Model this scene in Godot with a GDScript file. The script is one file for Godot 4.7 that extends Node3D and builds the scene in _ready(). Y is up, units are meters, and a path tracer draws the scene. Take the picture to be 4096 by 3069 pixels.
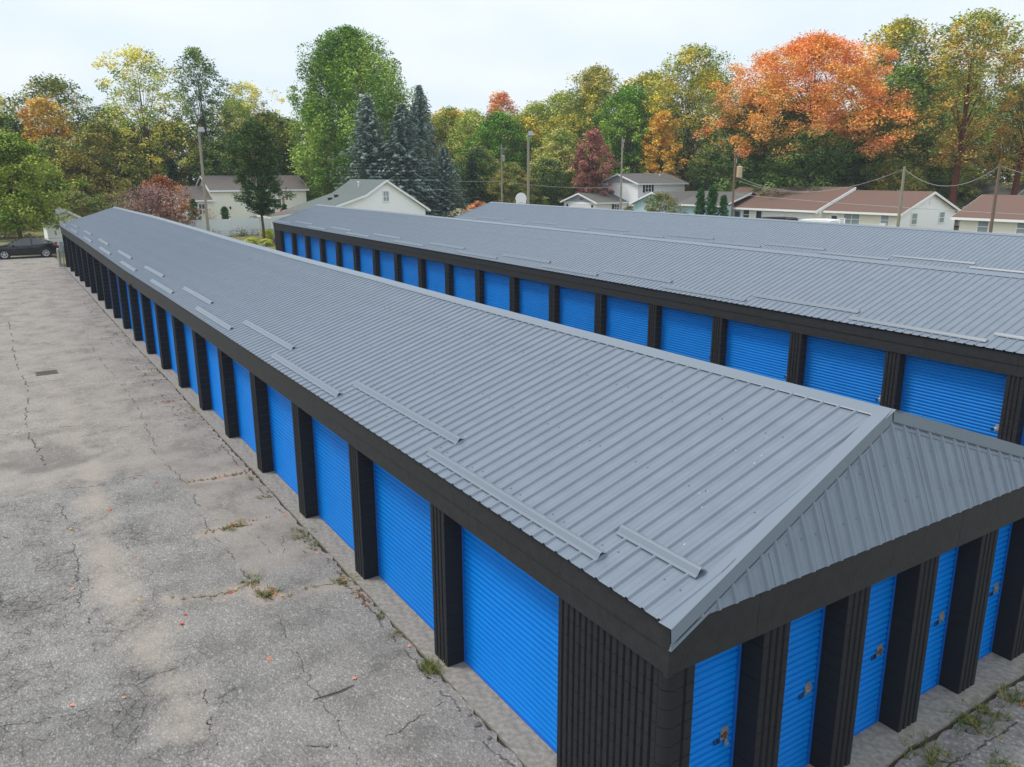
extends Node3D
# Self-storage yard in autumn: three long metal-roofed rows of blue roll-up doors, houses and woods behind.

# ---------------------------------------------------------------- mesh builder
class MB:
	var v := PackedVector3Array()
	var n := PackedVector3Array()
	var c := PackedColorArray()
	var uv := PackedVector2Array()
	var col := Color.WHITE
	func tri(a: Vector3, b: Vector3, d: Vector3) -> void:
		var nn := (b - a).cross(d - a).normalized()
		v.append(a); v.append(d); v.append(b)
		for i in 3:
			n.append(nn); c.append(col); uv.append(Vector2.ZERO)
	func quad(a: Vector3, b: Vector3, d: Vector3, e: Vector3) -> void:
		var nn := (b - a).cross(d - a)
		if nn.length_squared() < 1e-14:
			nn = (d - a).cross(e - a)
		nn = nn.normalized()
		v.append(a); v.append(d); v.append(b); v.append(a); v.append(e); v.append(d)
		for i in 6:
			n.append(nn); c.append(col); uv.append(Vector2.ZERO)
	func quad_uv(a: Vector3, b: Vector3, d: Vector3, e: Vector3, ua: Vector2, ub: Vector2, ud: Vector2, ue: Vector2) -> void:
		quad(a, b, d, e)
		var k := uv.size() - 6
		uv[k] = ua; uv[k + 1] = ud; uv[k + 2] = ub; uv[k + 3] = ua; uv[k + 4] = ue; uv[k + 5] = ud
	func hexa(p: Array) -> void:   # p: 4 bottom (ccw from above), 4 top
		quad(p[3], p[2], p[1], p[0]); quad(p[4], p[5], p[6], p[7])
		quad(p[0], p[1], p[5], p[4]); quad(p[1], p[2], p[6], p[5]); quad(p[2], p[3], p[7], p[6]); quad(p[3], p[0], p[4], p[7])
	func box(a: Vector3, b: Vector3) -> void:
		var l := a.min(b)
		var h := a.max(b)
		hexa([Vector3(l.x, l.y, h.z), Vector3(h.x, l.y, h.z), Vector3(h.x, l.y, l.z), Vector3(l.x, l.y, l.z),
			Vector3(l.x, h.y, h.z), Vector3(h.x, h.y, h.z), Vector3(h.x, h.y, l.z), Vector3(l.x, h.y, l.z)])
	func obox(t: Transform3D, s: Vector3) -> void:
		var q := []
		for y in [-0.5, 0.5]:
			for xz in [[-0.5, 0.5], [0.5, 0.5], [0.5, -0.5], [-0.5, -0.5]]:
				q.append(t * Vector3(xz[0] * s.x, y * s.y, xz[1] * s.z))
		hexa(q)
	func tube(pts: Array, rad: Array, sides := 6, caps := true) -> void:
		var rings := []
		var nrm := []
		for i in pts.size():
			var d: Vector3 = (pts[mini(i + 1, pts.size() - 1)] - pts[maxi(i - 1, 0)]).normalized()
			var up := Vector3.UP if absf(d.y) < 0.9 else Vector3.RIGHT
			var s := d.cross(up).normalized()
			var u := s.cross(d).normalized()
			var ring := []
			var rn := []
			for k in sides:
				var a := TAU * k / sides
				var o := s * cos(a) + u * sin(a)
				ring.append(pts[i] + o * rad[i]); rn.append(o)
			rings.append(ring); nrm.append(rn)
		for i in pts.size() - 1:
			for k in sides:
				var m := (k + 1) % sides
				var a: Vector3 = rings[i][k]; var b: Vector3 = rings[i][m]
				var d: Vector3 = rings[i + 1][m]; var e: Vector3 = rings[i + 1][k]
				for w in [[a, nrm[i][k]], [b, nrm[i][m]], [d, nrm[i + 1][m]], [a, nrm[i][k]], [d, nrm[i + 1][m]], [e, nrm[i + 1][k]]]:
					v.append(w[0]); n.append(w[1]); c.append(col); uv.append(Vector2.ZERO)
		if caps:
			for k in sides:
				tri(pts[0], rings[0][k], rings[0][(k + 1) % sides])
				tri(pts[-1], rings[-1][(k + 1) % sides], rings[-1][k])
	func disc(o: Vector3, axis: Vector3, r: float, sides := 20, r_in := 0.0) -> void:
		var up := Vector3.UP if absf(axis.y) < 0.9 else Vector3.RIGHT
		var s := axis.cross(up).normalized()
		var u := s.cross(axis).normalized()
		for k in sides:
			var a := TAU * k / sides
			var b := TAU * (k + 1) / sides
			var p := s * cos(a) + u * sin(a)
			var q := s * cos(b) + u * sin(b)
			quad(o + q * r_in, o + q * r, o + p * r, o + p * r_in)
	func lathe(prof: Array, sides := 12, o := Vector3.ZERO) -> void:  # [radius, y]
		for i in prof.size() - 1:
			for k in sides:
				var a := TAU * k / sides
				var b := TAU * (k + 1) / sides
				var p := Vector3(cos(a), 0, -sin(a)); var q := Vector3(cos(b), 0, -sin(b))
				quad(o + p * prof[i][0] + Vector3.UP * prof[i][1], o + q * prof[i][0] + Vector3.UP * prof[i][1],
					o + q * prof[i + 1][0] + Vector3.UP * prof[i + 1][1], o + p * prof[i + 1][0] + Vector3.UP * prof[i + 1][1])
	func mesh() -> ArrayMesh:
		var a := []
		a.resize(Mesh.ARRAY_MAX)
		a[Mesh.ARRAY_VERTEX] = v; a[Mesh.ARRAY_NORMAL] = n; a[Mesh.ARRAY_COLOR] = c; a[Mesh.ARRAY_TEX_UV] = uv
		var m := ArrayMesh.new()
		m.add_surface_from_arrays(Mesh.PRIMITIVE_TRIANGLES, a)
		return m

# ---------------------------------------------------------------- node helpers
var taken := {}
func numbered(called: String) -> String:
	if not taken.has(called):
		taken[called] = 0
		return called
	taken[called] += 1
	return "%s_%03d" % [called, taken[called]]
func thing(called: String, label: String, category: String, at := Vector3.ZERO, group := "") -> Node3D:
	var o := Node3D.new()
	o.name = numbered(called)
	add_child(o)
	o.position = at
	return tag(o, label, category, group)
func tag(o: Node3D, label: String, category: String, group := "") -> Node3D:
	o.set_meta("label", label); o.set_meta("category", category)
	if group != "":
		o.set_meta("group", group)
	return o
func part(parent: Node3D, called: String, m, material: Material, at := Vector3.ZERO) -> MeshInstance3D:
	var o := MeshInstance3D.new()
	o.mesh = m if m is Mesh else (m as MB).mesh()
	o.material_override = material
	o.name = called
	o.position = at
	parent.add_child(o, true)
	return o
func single(called: String, m, material: Material, label: String, category: String, at := Vector3.ZERO, group := "") -> MeshInstance3D:
	var o := part(self, numbered(called), m, material, at)
	tag(o, label, category, group)
	return o
func structure(called: String, m, material: Material) -> MeshInstance3D:
	var o := part(self, numbered(called), m, material)
	o.set_meta("kind", "structure")
	return o
func stuff(o: Node3D) -> Node3D:
	o.set_meta("kind", "stuff")
	return o
func copy(o: Node3D, at: Vector3, turn := 0.0, scale_by := Vector3.ONE) -> Node3D:
	var r: Node3D = o.duplicate()
	var base: String = o.name
	var rx := base.rfind("_")
	if rx > 0 and base.substr(rx + 1).is_valid_int():
		base = base.substr(0, rx)
	r.name = numbered(base)
	add_child(r)
	r.position = at; r.rotation.y = turn; r.scale = scale_by
	return r

# ---------------------------------------------------------------- materials
func rgb(r: float, g: float, b: float) -> Color:
	return Color(r / 255.0, g / 255.0, b / 255.0)
func lin(r: float, g: float, b: float) -> Color:
	return rgb(r, g, b).srgb_to_linear()
func noise(freq: float, oct := 4, seed_ := 1, kind := FastNoiseLite.TYPE_SIMPLEX_SMOOTH) -> FastNoiseLite:
	var f := FastNoiseLite.new()
	f.noise_type = kind; f.frequency = freq; f.fractal_octaves = oct; f.seed = seed_
	return f
func noise_tex(freq: float, dark: Color, light: Color, seed_ := 1, oct := 5, size := 512) -> NoiseTexture2D:
	var t := NoiseTexture2D.new()
	t.width = size; t.height = size; t.seamless = true
	t.noise = noise(freq, oct, seed_)
	var g := Gradient.new()
	g.set_color(0, dark); g.set_color(1, light)
	t.color_ramp = g
	return t
func bump_tex(freq: float, strength: float, seed_ := 3) -> NoiseTexture2D:
	var t := NoiseTexture2D.new()
	t.width = 512; t.height = 512; t.seamless = true; t.as_normal_map = true; t.bump_strength = strength
	t.noise = noise(freq, 4, seed_)
	return t
func mat(col: Color, rough := 0.8, metal := 0.0, spec := 0.5) -> StandardMaterial3D:
	var m := StandardMaterial3D.new()
	m.albedo_color = col; m.roughness = rough; m.metallic = metal; m.metallic_specular = spec
	return m
func mat_tex(tex: Texture2D, rough: float, scale_: float, bump: Texture2D = null, bump_by := 0.6, spec := 0.4) -> StandardMaterial3D:
	var m := mat(Color.WHITE, rough, 0.0, spec)
	m.albedo_texture = tex
	m.uv1_triplanar = true; m.uv1_world_triplanar = true
	m.uv1_scale = Vector3.ONE * scale_
	if bump:
		m.normal_enabled = true; m.normal_texture = bump; m.normal_scale = bump_by
	return m
func mat_vc(rough := 0.9, spec := 0.2) -> StandardMaterial3D:
	var m := mat(Color.WHITE, rough, 0.0, spec)
	m.vertex_color_use_as_albedo = true
	return m
func glass_mat(col: Color, a := 1.0) -> StandardMaterial3D:
	var m := mat(col, 0.06, 0.0, 0.6)
	if a < 1.0:
		m.transparency = BaseMaterial3D.TRANSPARENCY_ALPHA
		m.albedo_color.a = a
	return m

var M := {}
var cam: Camera3D

# ---------------------------------------------------------------- terrain
const GZ := [0.0, 8.0, 16.0, 24.0, 32.0, 40.0, 48.0, 56.0, 66.0]
const GY := [0.0, 0.05, 0.095, 0.14, 0.15, 0.255, 0.36, 0.40, 0.46]
func g1(z: float) -> float:
	var a := -z
	if a <= 0.0:
		return 0.0
	for i in 8:
		if a < GZ[i + 1]:
			return lerpf(GY[i], GY[i + 1], (a - GZ[i]) / (GZ[i + 1] - GZ[i]))
	return 0.46
func g2(z: float) -> float:
	return clampf(0.079 - 0.006 * (z + 25.0), -0.09, 0.33)
func hg(x: float, z: float) -> float:
	var y := lerpf(g1(z), g2(z), smoothstep(7.0, 14.5, x))
	if x > 0.0:
		y += 0.012 * minf(x, 7.0) * smoothstep(-6.0, 0.0, z)
	return lerpf(y, 0.45, smoothstep(-64.0, -72.0, z)) if z < -64.0 else lerpf(y, 0.3, smoothstep(38.0, 46.0, x))

func _ready() -> void:
	# ---- camera
	cam = Camera3D.new()
	cam.name = "camera"
	cam.fov = 50.9
	cam.near = 0.1; cam.far = 3000.0
	cam.position = Vector3(-4.723, 6.918, 4.691)
	cam.rotation = Vector3(-0.2542, -0.5728, -0.0035)
	add_child(cam)
	cam.current = true
	# ---- sky, exposure
	var env := Environment.new()
	env.background_mode = Environment.BG_SKY
	env.tonemap_mode = Environment.TONE_MAPPER_LINEAR
	env.tonemap_exposure = 1.36
	env.sdfgi_enabled = true; env.ssao_enabled = true; env.ssil_enabled = true
	env.fog_enabled = true
	env.fog_density = 0.0004
	env.fog_light_color = Color(0.86, 0.91, 0.95)
	var sky := Sky.new()
	sky.sky_material = overcast_sky()
	env.sky = sky
	env.background_energy_multiplier = 1.0
	var we := WorldEnvironment.new()
	we.name = "world_environment"
	we.environment = env
	add_child(we)
	# ---- sun, veiled by thin cloud, high over the camera's left shoulder
	var sun := DirectionalLight3D.new()
	sun.name = "sun"
	sun.light_energy = 0.5
	sun.light_color = Color(1.0, 0.965, 0.91)
	sun.light_angular_distance = 14.0
	sun.shadow_enabled = true
	add_child(sun)
	sun.look_at_from_position(Vector3(-32, 66, -26), Vector3.ZERO, Vector3.UP)
	make_materials()
	build_ground()
	build_storage_rows()
	build_houses()
	build_yard()
	build_trees()
	build_street()
	build_vehicles()
	build_small_things()

func overcast_sky() -> PanoramaSkyMaterial:
	var w := 768
	var h := 384
	var img := Image.create(w, h, false, Image.FORMAT_RGB8)
	var f1 := noise(1.6, 5, 11)
	var f2 := noise(4.5, 4, 23)
	for j in h:
		var el := (0.5 - (j + 0.5) / h) * PI
		for i in w:
			var az := TAU * (i + 0.5) / w
			var d := Vector3(cos(az) * cos(el), sin(el), sin(az) * cos(el))
			# thin layered cloud: stretched near the horizon like a flat deck
			var s := 1.0 / (0.22 + absf(d.y))
			var q := Vector3(d.x * s, 0.4, d.z * s) * 0.42
			var k := clampf(0.5 + 0.75 * f1.get_noise_3dv(q) + 0.28 * f2.get_noise_3dv(q), 0.0, 1.0)
			k = smoothstep(0.15, 0.85, k)
			var low := exp(-maxf(d.y, 0.0) * 9.0)
			var c := rgb(204, 217, 229).lerp(rgb(220, 226, 231), k)
			c = c.lerp(rgb(219, 226, 231), low * 0.75)
			img.set_pixel(i, j, c)
	var m := PanoramaSkyMaterial.new()
	m.panorama = ImageTexture.create_from_image(img)
	return m

func make_materials() -> void:
	M.roof = mat_tex(noise_tex(0.012, rgb(108, 120, 135), rgb(120, 132, 147), 51), 0.36, 0.35, bump_tex(0.008, 2.5, 52), 0.22, 0.55)
	M.roof_far = M.roof
	M.trim = mat(rgb(115, 127, 141), 0.36, 0.0, 0.55)
	M.gable = M.roof
	M.screw = mat(rgb(74, 80, 88), 0.5, 0.3)
	M.fascia = mat_tex(noise_tex(0.02, rgb(38, 40, 42), rgb(50, 51, 53), 5), 0.6, 0.5, bump_tex(0.08, 3.0, 9), 0.3)
	M.fascia2 = mat_tex(noise_tex(0.02, rgb(36, 38, 41), rgb(48, 50, 53), 6), 0.7, 0.5, bump_tex(0.08, 3.0, 9), 0.3)
	M.block = mat_tex(noise_tex(0.05, rgb(34, 36, 40), rgb(48, 49, 53), 7), 0.82, 1.6, bump_tex(0.16, 7.0, 4), 0.8)
	M.mortar = mat_tex(noise_tex(0.05, rgb(70, 72, 76), rgb(128, 128, 128), 8), 0.9, 2.0)
	M.wall_dark = mat_tex(noise_tex(0.03, rgb(34, 36, 41), rgb(44, 46, 51), 9), 0.85, 0.8)
	M.blue = mat_tex(noise_tex(0.01, rgb(1, 120, 210), rgb(3, 128, 220), 81), 0.45, 0.3, null, 0.0, 0.28)
	M.blue_b = mat_tex(noise_tex(0.01, rgb(3, 118, 206), rgb(5, 126, 216), 82), 0.45, 0.3, null, 0.0, 0.28)
	M.blue_c = mat_tex(noise_tex(0.01, rgb(1, 123, 215), rgb(3, 131, 225), 83), 0.45, 0.3, null, 0.0, 0.28)
	M.blue_rail = mat(rgb(10, 100, 196), 0.45)
	M.dark = mat(rgb(30, 32, 36), 0.7)
	M.steel = mat(rgb(190, 190, 188), 0.35, 0.7)
	M.rust = mat_tex(noise_tex(0.1, rgb(98, 62, 44), rgb(136, 92, 66), 12), 0.9, 6.0)
	M.ink = mat(rgb(14, 18, 34), 0.8)
	M.concrete = mat_tex(noise_tex(0.02, rgb(126, 122, 115), rgb(170, 165, 156), 14, 6), 0.95, 0.8, bump_tex(0.12, 4.0, 15), 0.5)
	M.soil = mat_tex(noise_tex(0.06, rgb(50, 44, 38), rgb(88, 80, 70), 16), 1.0, 0.8)
	M.grass = mat_tex(noise_tex(0.03, rgb(102, 104, 62), rgb(140, 134, 90), 17), 1.0, 0.12)
	M.leaf = mat_vc(0.75, 0.25)
	M.leaf.backlight = Color(0.55, 0.55, 0.3)
	M.needle = mat_vc(0.85, 0.2)
	M.bark = mat_tex(noise_tex(0.05, rgb(70, 62, 54), rgb(118, 108, 96), 18), 0.95, 0.7)
	M.bark_vine = mat_tex(noise_tex(0.06, rgb(84, 40, 36), rgb(120, 70, 56), 19), 0.95, 0.9)
	M.pole = mat_tex(noise_tex(0.04, rgb(128, 122, 108), rgb(176, 170, 156), 20), 0.9, 0.6)
	M.pole_brown = mat_tex(noise_tex(0.04, rgb(104, 88, 78), rgb(142, 124, 110), 21), 0.9, 0.6)
	M.white = mat(rgb(244, 246, 247), 0.55)
	M.white_matte = mat(rgb(232, 233, 230), 0.8)
	M.cream = mat(rgb(241, 238, 226), 0.7)
	M.siding_white = mat(rgb(250, 251, 253), 0.65)
	M.lightblue = mat(rgb(186, 216, 222), 0.7)
	M.grey_gable = mat_tex(noise_tex(0.04, rgb(150, 164, 176), rgb(190, 200, 208), 22), 0.85, 0.5)
	M.shingle_grey = mat_tex(noise_tex(0.09, rgb(92, 92, 92), rgb(124, 122, 120), 24), 0.95, 0.6)
	M.shingle_dark = mat_tex(noise_tex(0.09, rgb(96, 90, 88), rgb(128, 120, 116), 25), 0.95, 0.6)
	M.shingle_green = mat_tex(noise_tex(0.09, rgb(94, 104, 104), rgb(120, 128, 127), 26), 0.95, 0.6)
	M.shingle_red = mat_tex(noise_tex(0.09, rgb(108, 84, 76), rgb(130, 108, 98), 27), 0.95, 0.6)
	M.brick = mat_tex(noise_tex(0.1, rgb(128, 72, 58), rgb(176, 120, 98), 28), 0.95, 1.5)
	M.glass = glass_mat(rgb(60, 68, 76))
	M.glass_pale = glass_mat(rgb(150, 162, 170))
	M.shutter_black = mat(rgb(34, 34, 38), 0.7)
	M.shutter_tan = mat(rgb(176, 150, 98), 0.7)
	M.wire = mat(rgb(60, 60, 62), 0.6)
	M.wire_pale = mat(rgb(170, 172, 174), 0.6)
	M.galv = mat(rgb(168, 172, 174), 0.45, 0.4)
	M.vinyl = mat(rgb(234, 242, 247), 0.55)

# ---------------------------------------------------------------- ground
var n_big := noise(0.16, 4, 31)
var n_mid := noise(0.75, 4, 32)
var n_fin := noise(2.6, 3, 33)
const DUST := [[-3.35, -4.9], [-3.5, -6.9], [-3.55, -8.2], [-3.72, -9.6], [-3.64, -11.9], [-3.5, -14.0], [-3.42, -15.6]]
const WEED_LINES := [[[-2.95, -8.62], [-2.3, -8.3], [-1.72, -8.38], [-1.58, -7.75], [-1.2, -7.62]], [[-0.95, -7.75], [-0.35, -7.62], [0.0, -7.55]],
	[[-1.9, -10.9], [-1.35, -10.98], [-0.96, -10.85]], [[-1.55, -13.95], [-0.9, -13.8], [-0.42, -13.86]]]
func seg_dist(p: Vector2, a: Vector2, b: Vector2) -> float:
	var t := clampf((p - a).dot(b - a) / (b - a).length_squared(), 0.0, 1.0)
	return p.distance_to(a + (b - a) * t)
func line_dist(p: Vector2, l: Array) -> float:
	var best := 1e9
	for i in l.size() - 1:
		best = minf(best, seg_dist(p, Vector2(l[i][0], l[i][1]), Vector2(l[i + 1][0], l[i + 1][1])))
	return best
func pave(x: float, z: float) -> Array:   # [colour, crack amount, speck amount]: what the paving is made of at a place
	var b := n_big.get_noise_2d(x, z)
	var m := n_mid.get_noise_2d(x, z)
	var f := n_fin.get_noise_2d(x, z)
	var grey := rgb(132, 130, 128)
	var old := rgb(147, 141, 136)      # smoother, older lane
	var smooth_ := clampf(smoothstep(-1.9, -1.5, x + 0.12 * m) * smoothstep(-8.2, -9.0, z) + smoothstep(-14.6, -15.8, z + 0.5 * m + 0.3 * b), 0.0, 1.0)
	if x > 0.5:
		smooth_ = 0.15
	var c := grey.lerp(old, smooth_)
	c = c.lerp(rgb(156, 150, 143), clampf(0.5 + 1.1 * b, 0.0, 1.0) * 0.35)
	c = c.darkened(clampf(0.16 * m + 0.07 * f, -0.1, 0.2)) if m + f > 0.0 else c.lightened(clampf(-0.10 * m, 0.0, 0.12))
	# wind-blown sand lying in the wheel track
	var p := Vector2(x, z)
	var d := line_dist(p, DUST)
	var sand := smoothstep(0.50, 0.0, d + 0.34 * m + 0.24 * f) * (0.62 + 0.5 * f)
	if z < -15.0:
		sand = maxf(sand, smoothstep(0.5, 0.1, absf(x + 3.35 + 0.2 * m) + 0.25 * absf(f)) * 0.35 * smoothstep(-30.0, -16.0, z))
	for l in WEED_LINES:
		sand = maxf(sand, smoothstep(0.34, 0.05, line_dist(p, l) + 0.2 * m) * 0.7)
	c = c.lerp(rgb(172, 160, 150), clampf(sand * 0.8, 0.0, 1.0))
	# oil-dark and damp stains
	var st := smoothstep(0.2, 0.75, 1.25 - p.distance_to(Vector2(-4.15, -17.6)) * 0.75 + 0.5 * m)
	st = maxf(st, smoothstep(0.25, 0.8, 1.2 - Vector2((x + 4.6) * 0.7, (z + 5.4) * 0.55).length() + 0.55 * m + 0.2 * f) * 0.8)
	st = maxf(st, smoothstep(0.3, 0.8, 1.0 - p.distance_to(Vector2(-5.2, -9.6)) * 1.4 + 0.4 * m))
	st = maxf(st, smoothstep(0.35, 0.75, b + 0.6 * m) * 0.35)
	c = c.lerp(rgb(98, 96, 95), st * 0.4)
	var crack := smoothstep(-2.5, -3.1, x + 0.4 * b) * smoothstep(-15.8, -14.4, z) * (1.0 - sand) * smoothstep(-0.45, 0.3, m + 0.6 * f)
	crack = maxf(crack, smoothstep(-1.4, -0.7, x) * smoothstep(-13.0, -16.0, z) * smoothstep(0.0, 0.3, m + 0.2) * 0.8)
	crack = maxf(crack, 0.45 * smoothstep(0.1, 0.4, b))
	return [c, crack, lerpf(1.0, 0.5, smooth_) * (1.0 - 0.75 * sand)]

func pave_texture(x0: float, z0: float, x1: float, z1: float, w: int, h: int, lines: Array) -> ImageTexture:
	# x runs along u, z runs along v
	var mw := maxi(8, w / 8)
	var mh := maxi(8, h / 8)
	var a := Image.create(mw, mh, false, Image.FORMAT_RGB8)
	var b := Image.create(mw, mh, false, Image.FORMAT_RG8)
	for j in mh:
		var z := lerpf(z0, z1, (j + 0.5) / mh)
		for i in mw:
			var q := pave(lerpf(x0, x1, (i + 0.5) / mw), z)
			a.set_pixel(i, j, q[0])
			b.set_pixel(i, j, Color(q[1], q[2], 0))
	a.resize(w, h, Image.INTERPOLATE_CUBIC)
	b.resize(w, h, Image.INTERPOLATE_BILINEAR)
	var px := (x1 - x0) / w
	var pz := (z1 - z0) / h
	# stone specks, then cracked cells, both square in the world
	var fs := noise(0.42, 2, 41, FastNoiseLite.TYPE_VALUE)
	var spk := fs.get_image(w, h, false, false, false)
	var fc := FastNoiseLite.new()
	fc.noise_type = FastNoiseLite.TYPE_CELLULAR
	fc.cellular_return_type = FastNoiseLite.RETURN_DISTANCE2_SUB
	fc.cellular_jitter = 1.0
	fc.fractal_type = FastNoiseLite.FRACTAL_NONE
	fc.seed = 5; fc.frequency = px / 0.19
	fc.domain_warp_enabled = true; fc.domain_warp_amplitude = 10.0; fc.domain_warp_frequency = 0.02
	var sq := int(absf(pz) * h / px)
	var cel := fc.get_image(w, mini(sq, 4096), false, false, false)
	cel.resize(w, h, Image.INTERPOLATE_BILINEAR)
	var A := a.get_data()
	var B := b.get_data()
	var S := spk.get_data()
	var K := cel.get_data()
	var count := w * h
	for i in count:
		var s: int = S[i]
		var amt: int = B[2 * i + 1]
		var g := ((s - 128) * amt) >> 8
		if s > 176:
			g += (amt * (s - 176)) >> 6
		elif s < 70:
			g -= (amt * (70 - s)) >> 7
		g = (g * 3) >> 4
		var ck: int = B[2 * i]
		if ck > 20 and K[i] < 10:
			g -= (ck * (10 - K[i])) >> 6
		A[3 * i] = clampi(A[3 * i] + g, 0, 255)
		A[3 * i + 1] = clampi(A[3 * i + 1] + g, 0, 255)
		A[3 * i + 2] = clampi(A[3 * i + 2] + g, 0, 255)
	var img := Image.create_from_data(w, h, false, Image.FORMAT_RGB8, A)
	var r := RandomNumberGenerator.new()
	r.seed = 77
	for l in lines:            # [[points], width m, darkness]
		var pts: Array = l[0]
		for s in pts.size() - 1:
			var p := Vector2(pts[s][0], pts[s][1])
			var q := Vector2(pts[s + 1][0], pts[s + 1][1])
			var steps := int(p.distance_to(q) / 0.006)
			for t in steps:
				var o := p.lerp(q, float(t) / steps)
				o.x += 0.10 * n_mid.get_noise_2d(o.x * 2.0 + 9.0, o.y * 2.0) + 0.03 * n_fin.get_noise_2d(o.x * 3.0, o.y * 3.0)
				o.y += 0.10 * n_mid.get_noise_2d(o.x * 2.0, o.y * 2.0 + 40.0) + 0.03 * n_fin.get_noise_2d(o.x * 3.0 + 5.0, o.y * 3.0)
				if n_mid.get_noise_2d(o.x * 1.5, o.y * 1.5 + 70.0) > 0.05:
					continue
				var hw := int(maxf(0.0, l[1] / px * 0.5 * (0.6 + 0.8 * r.randf())))
				var v := int((o.y - z0) / pz)
				var u := int((o.x - x0) / px)
				for e in range(-hw, hw + 1):
					if u + e >= 0 and u + e < w and v >= 0 and v < h:
						img.set_pixel(u + e, v, img.get_pixel(u + e, v).darkened(l[2] * (0.3 + 0.4 * r.randf())))
	img.generate_mipmaps()
	return ImageTexture.create_from_image(img)

func pave_sheet(called: String, x0: float, z0: float, x1: float, z1: float, step: float, tex: Texture2D, ragged: int, lift := 0.0) -> void:
	var m := MB.new()
	var nx := maxi(1, int(absf(x1 - x0) / step))
	var nz := maxi(1, int(absf(z1 - z0) / step))
	if ragged == 1:
		nz = int(absf(z1 - z0) / 0.12)
	if ragged == 2:
		nx = int(absf(x1 - x0) / 0.12)
	var P := func(i: int, j: int) -> Array:
		var x := lerpf(x0, x1, float(i) / nx)
		var z := lerpf(z0, z1, float(j) / nz)
		if ragged == 1 and i == nx:
			x += 0.07 * n_fin.get_noise_2d(3.0, z * 1.4) + 0.05 * n_mid.get_noise_2d(7.0, z) + 0.03 * n_fin.get_noise_2d(1.0, z * 6.0)
		if ragged == 2 and j == 0:
			z += 0.06 * n_fin.get_noise_2d(x * 1.5, 3.0) + 0.05 * n_mid.get_noise_2d(x, 7.0)
		return [Vector3(x, hg(x, z) + lift, z), Vector2((x - x0) / (x1 - x0), (z - z0) / (z1 - z0))]
	for j in nz:
		for i in nx:
			var a: Array = P.call(i, j); var b: Array = P.call(i + 1, j)
			var c: Array = P.call(i + 1, j + 1); var d: Array = P.call(i, j + 1)
			if z1 > z0:
				m.quad_uv(d[0], c[0], b[0], a[0], d[1], c[1], b[1], a[1])
			else:
				m.quad_uv(a[0], b[0], c[0], d[0], a[1], b[1], c[1], d[1])
	# broken edge thickness
	if ragged == 1:
		for j in nz:
			var b: Array = P.call(nx, j); var c: Array = P.call(nx, j + 1)
			m.quad_uv(b[0], b[0] - Vector3(0, 0.04, 0), c[0] - Vector3(0, 0.04, 0), c[0], b[1], b[1], c[1], c[1])
	if ragged == 2:
		for i in nx:
			var b: Array = P.call(i, 0); var c: Array = P.call(i + 1, 0)
			m.quad_uv(b[0], b[0] - Vector3(0, 0.04, 0), c[0] - Vector3(0, 0.04, 0), c[0], b[1], b[1], c[1], c[1])
	var mt := mat(Color.WHITE, 0.95, 0.0, 0.25)
	mt.albedo_texture = tex
	structure(called, m, mt)

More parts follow.
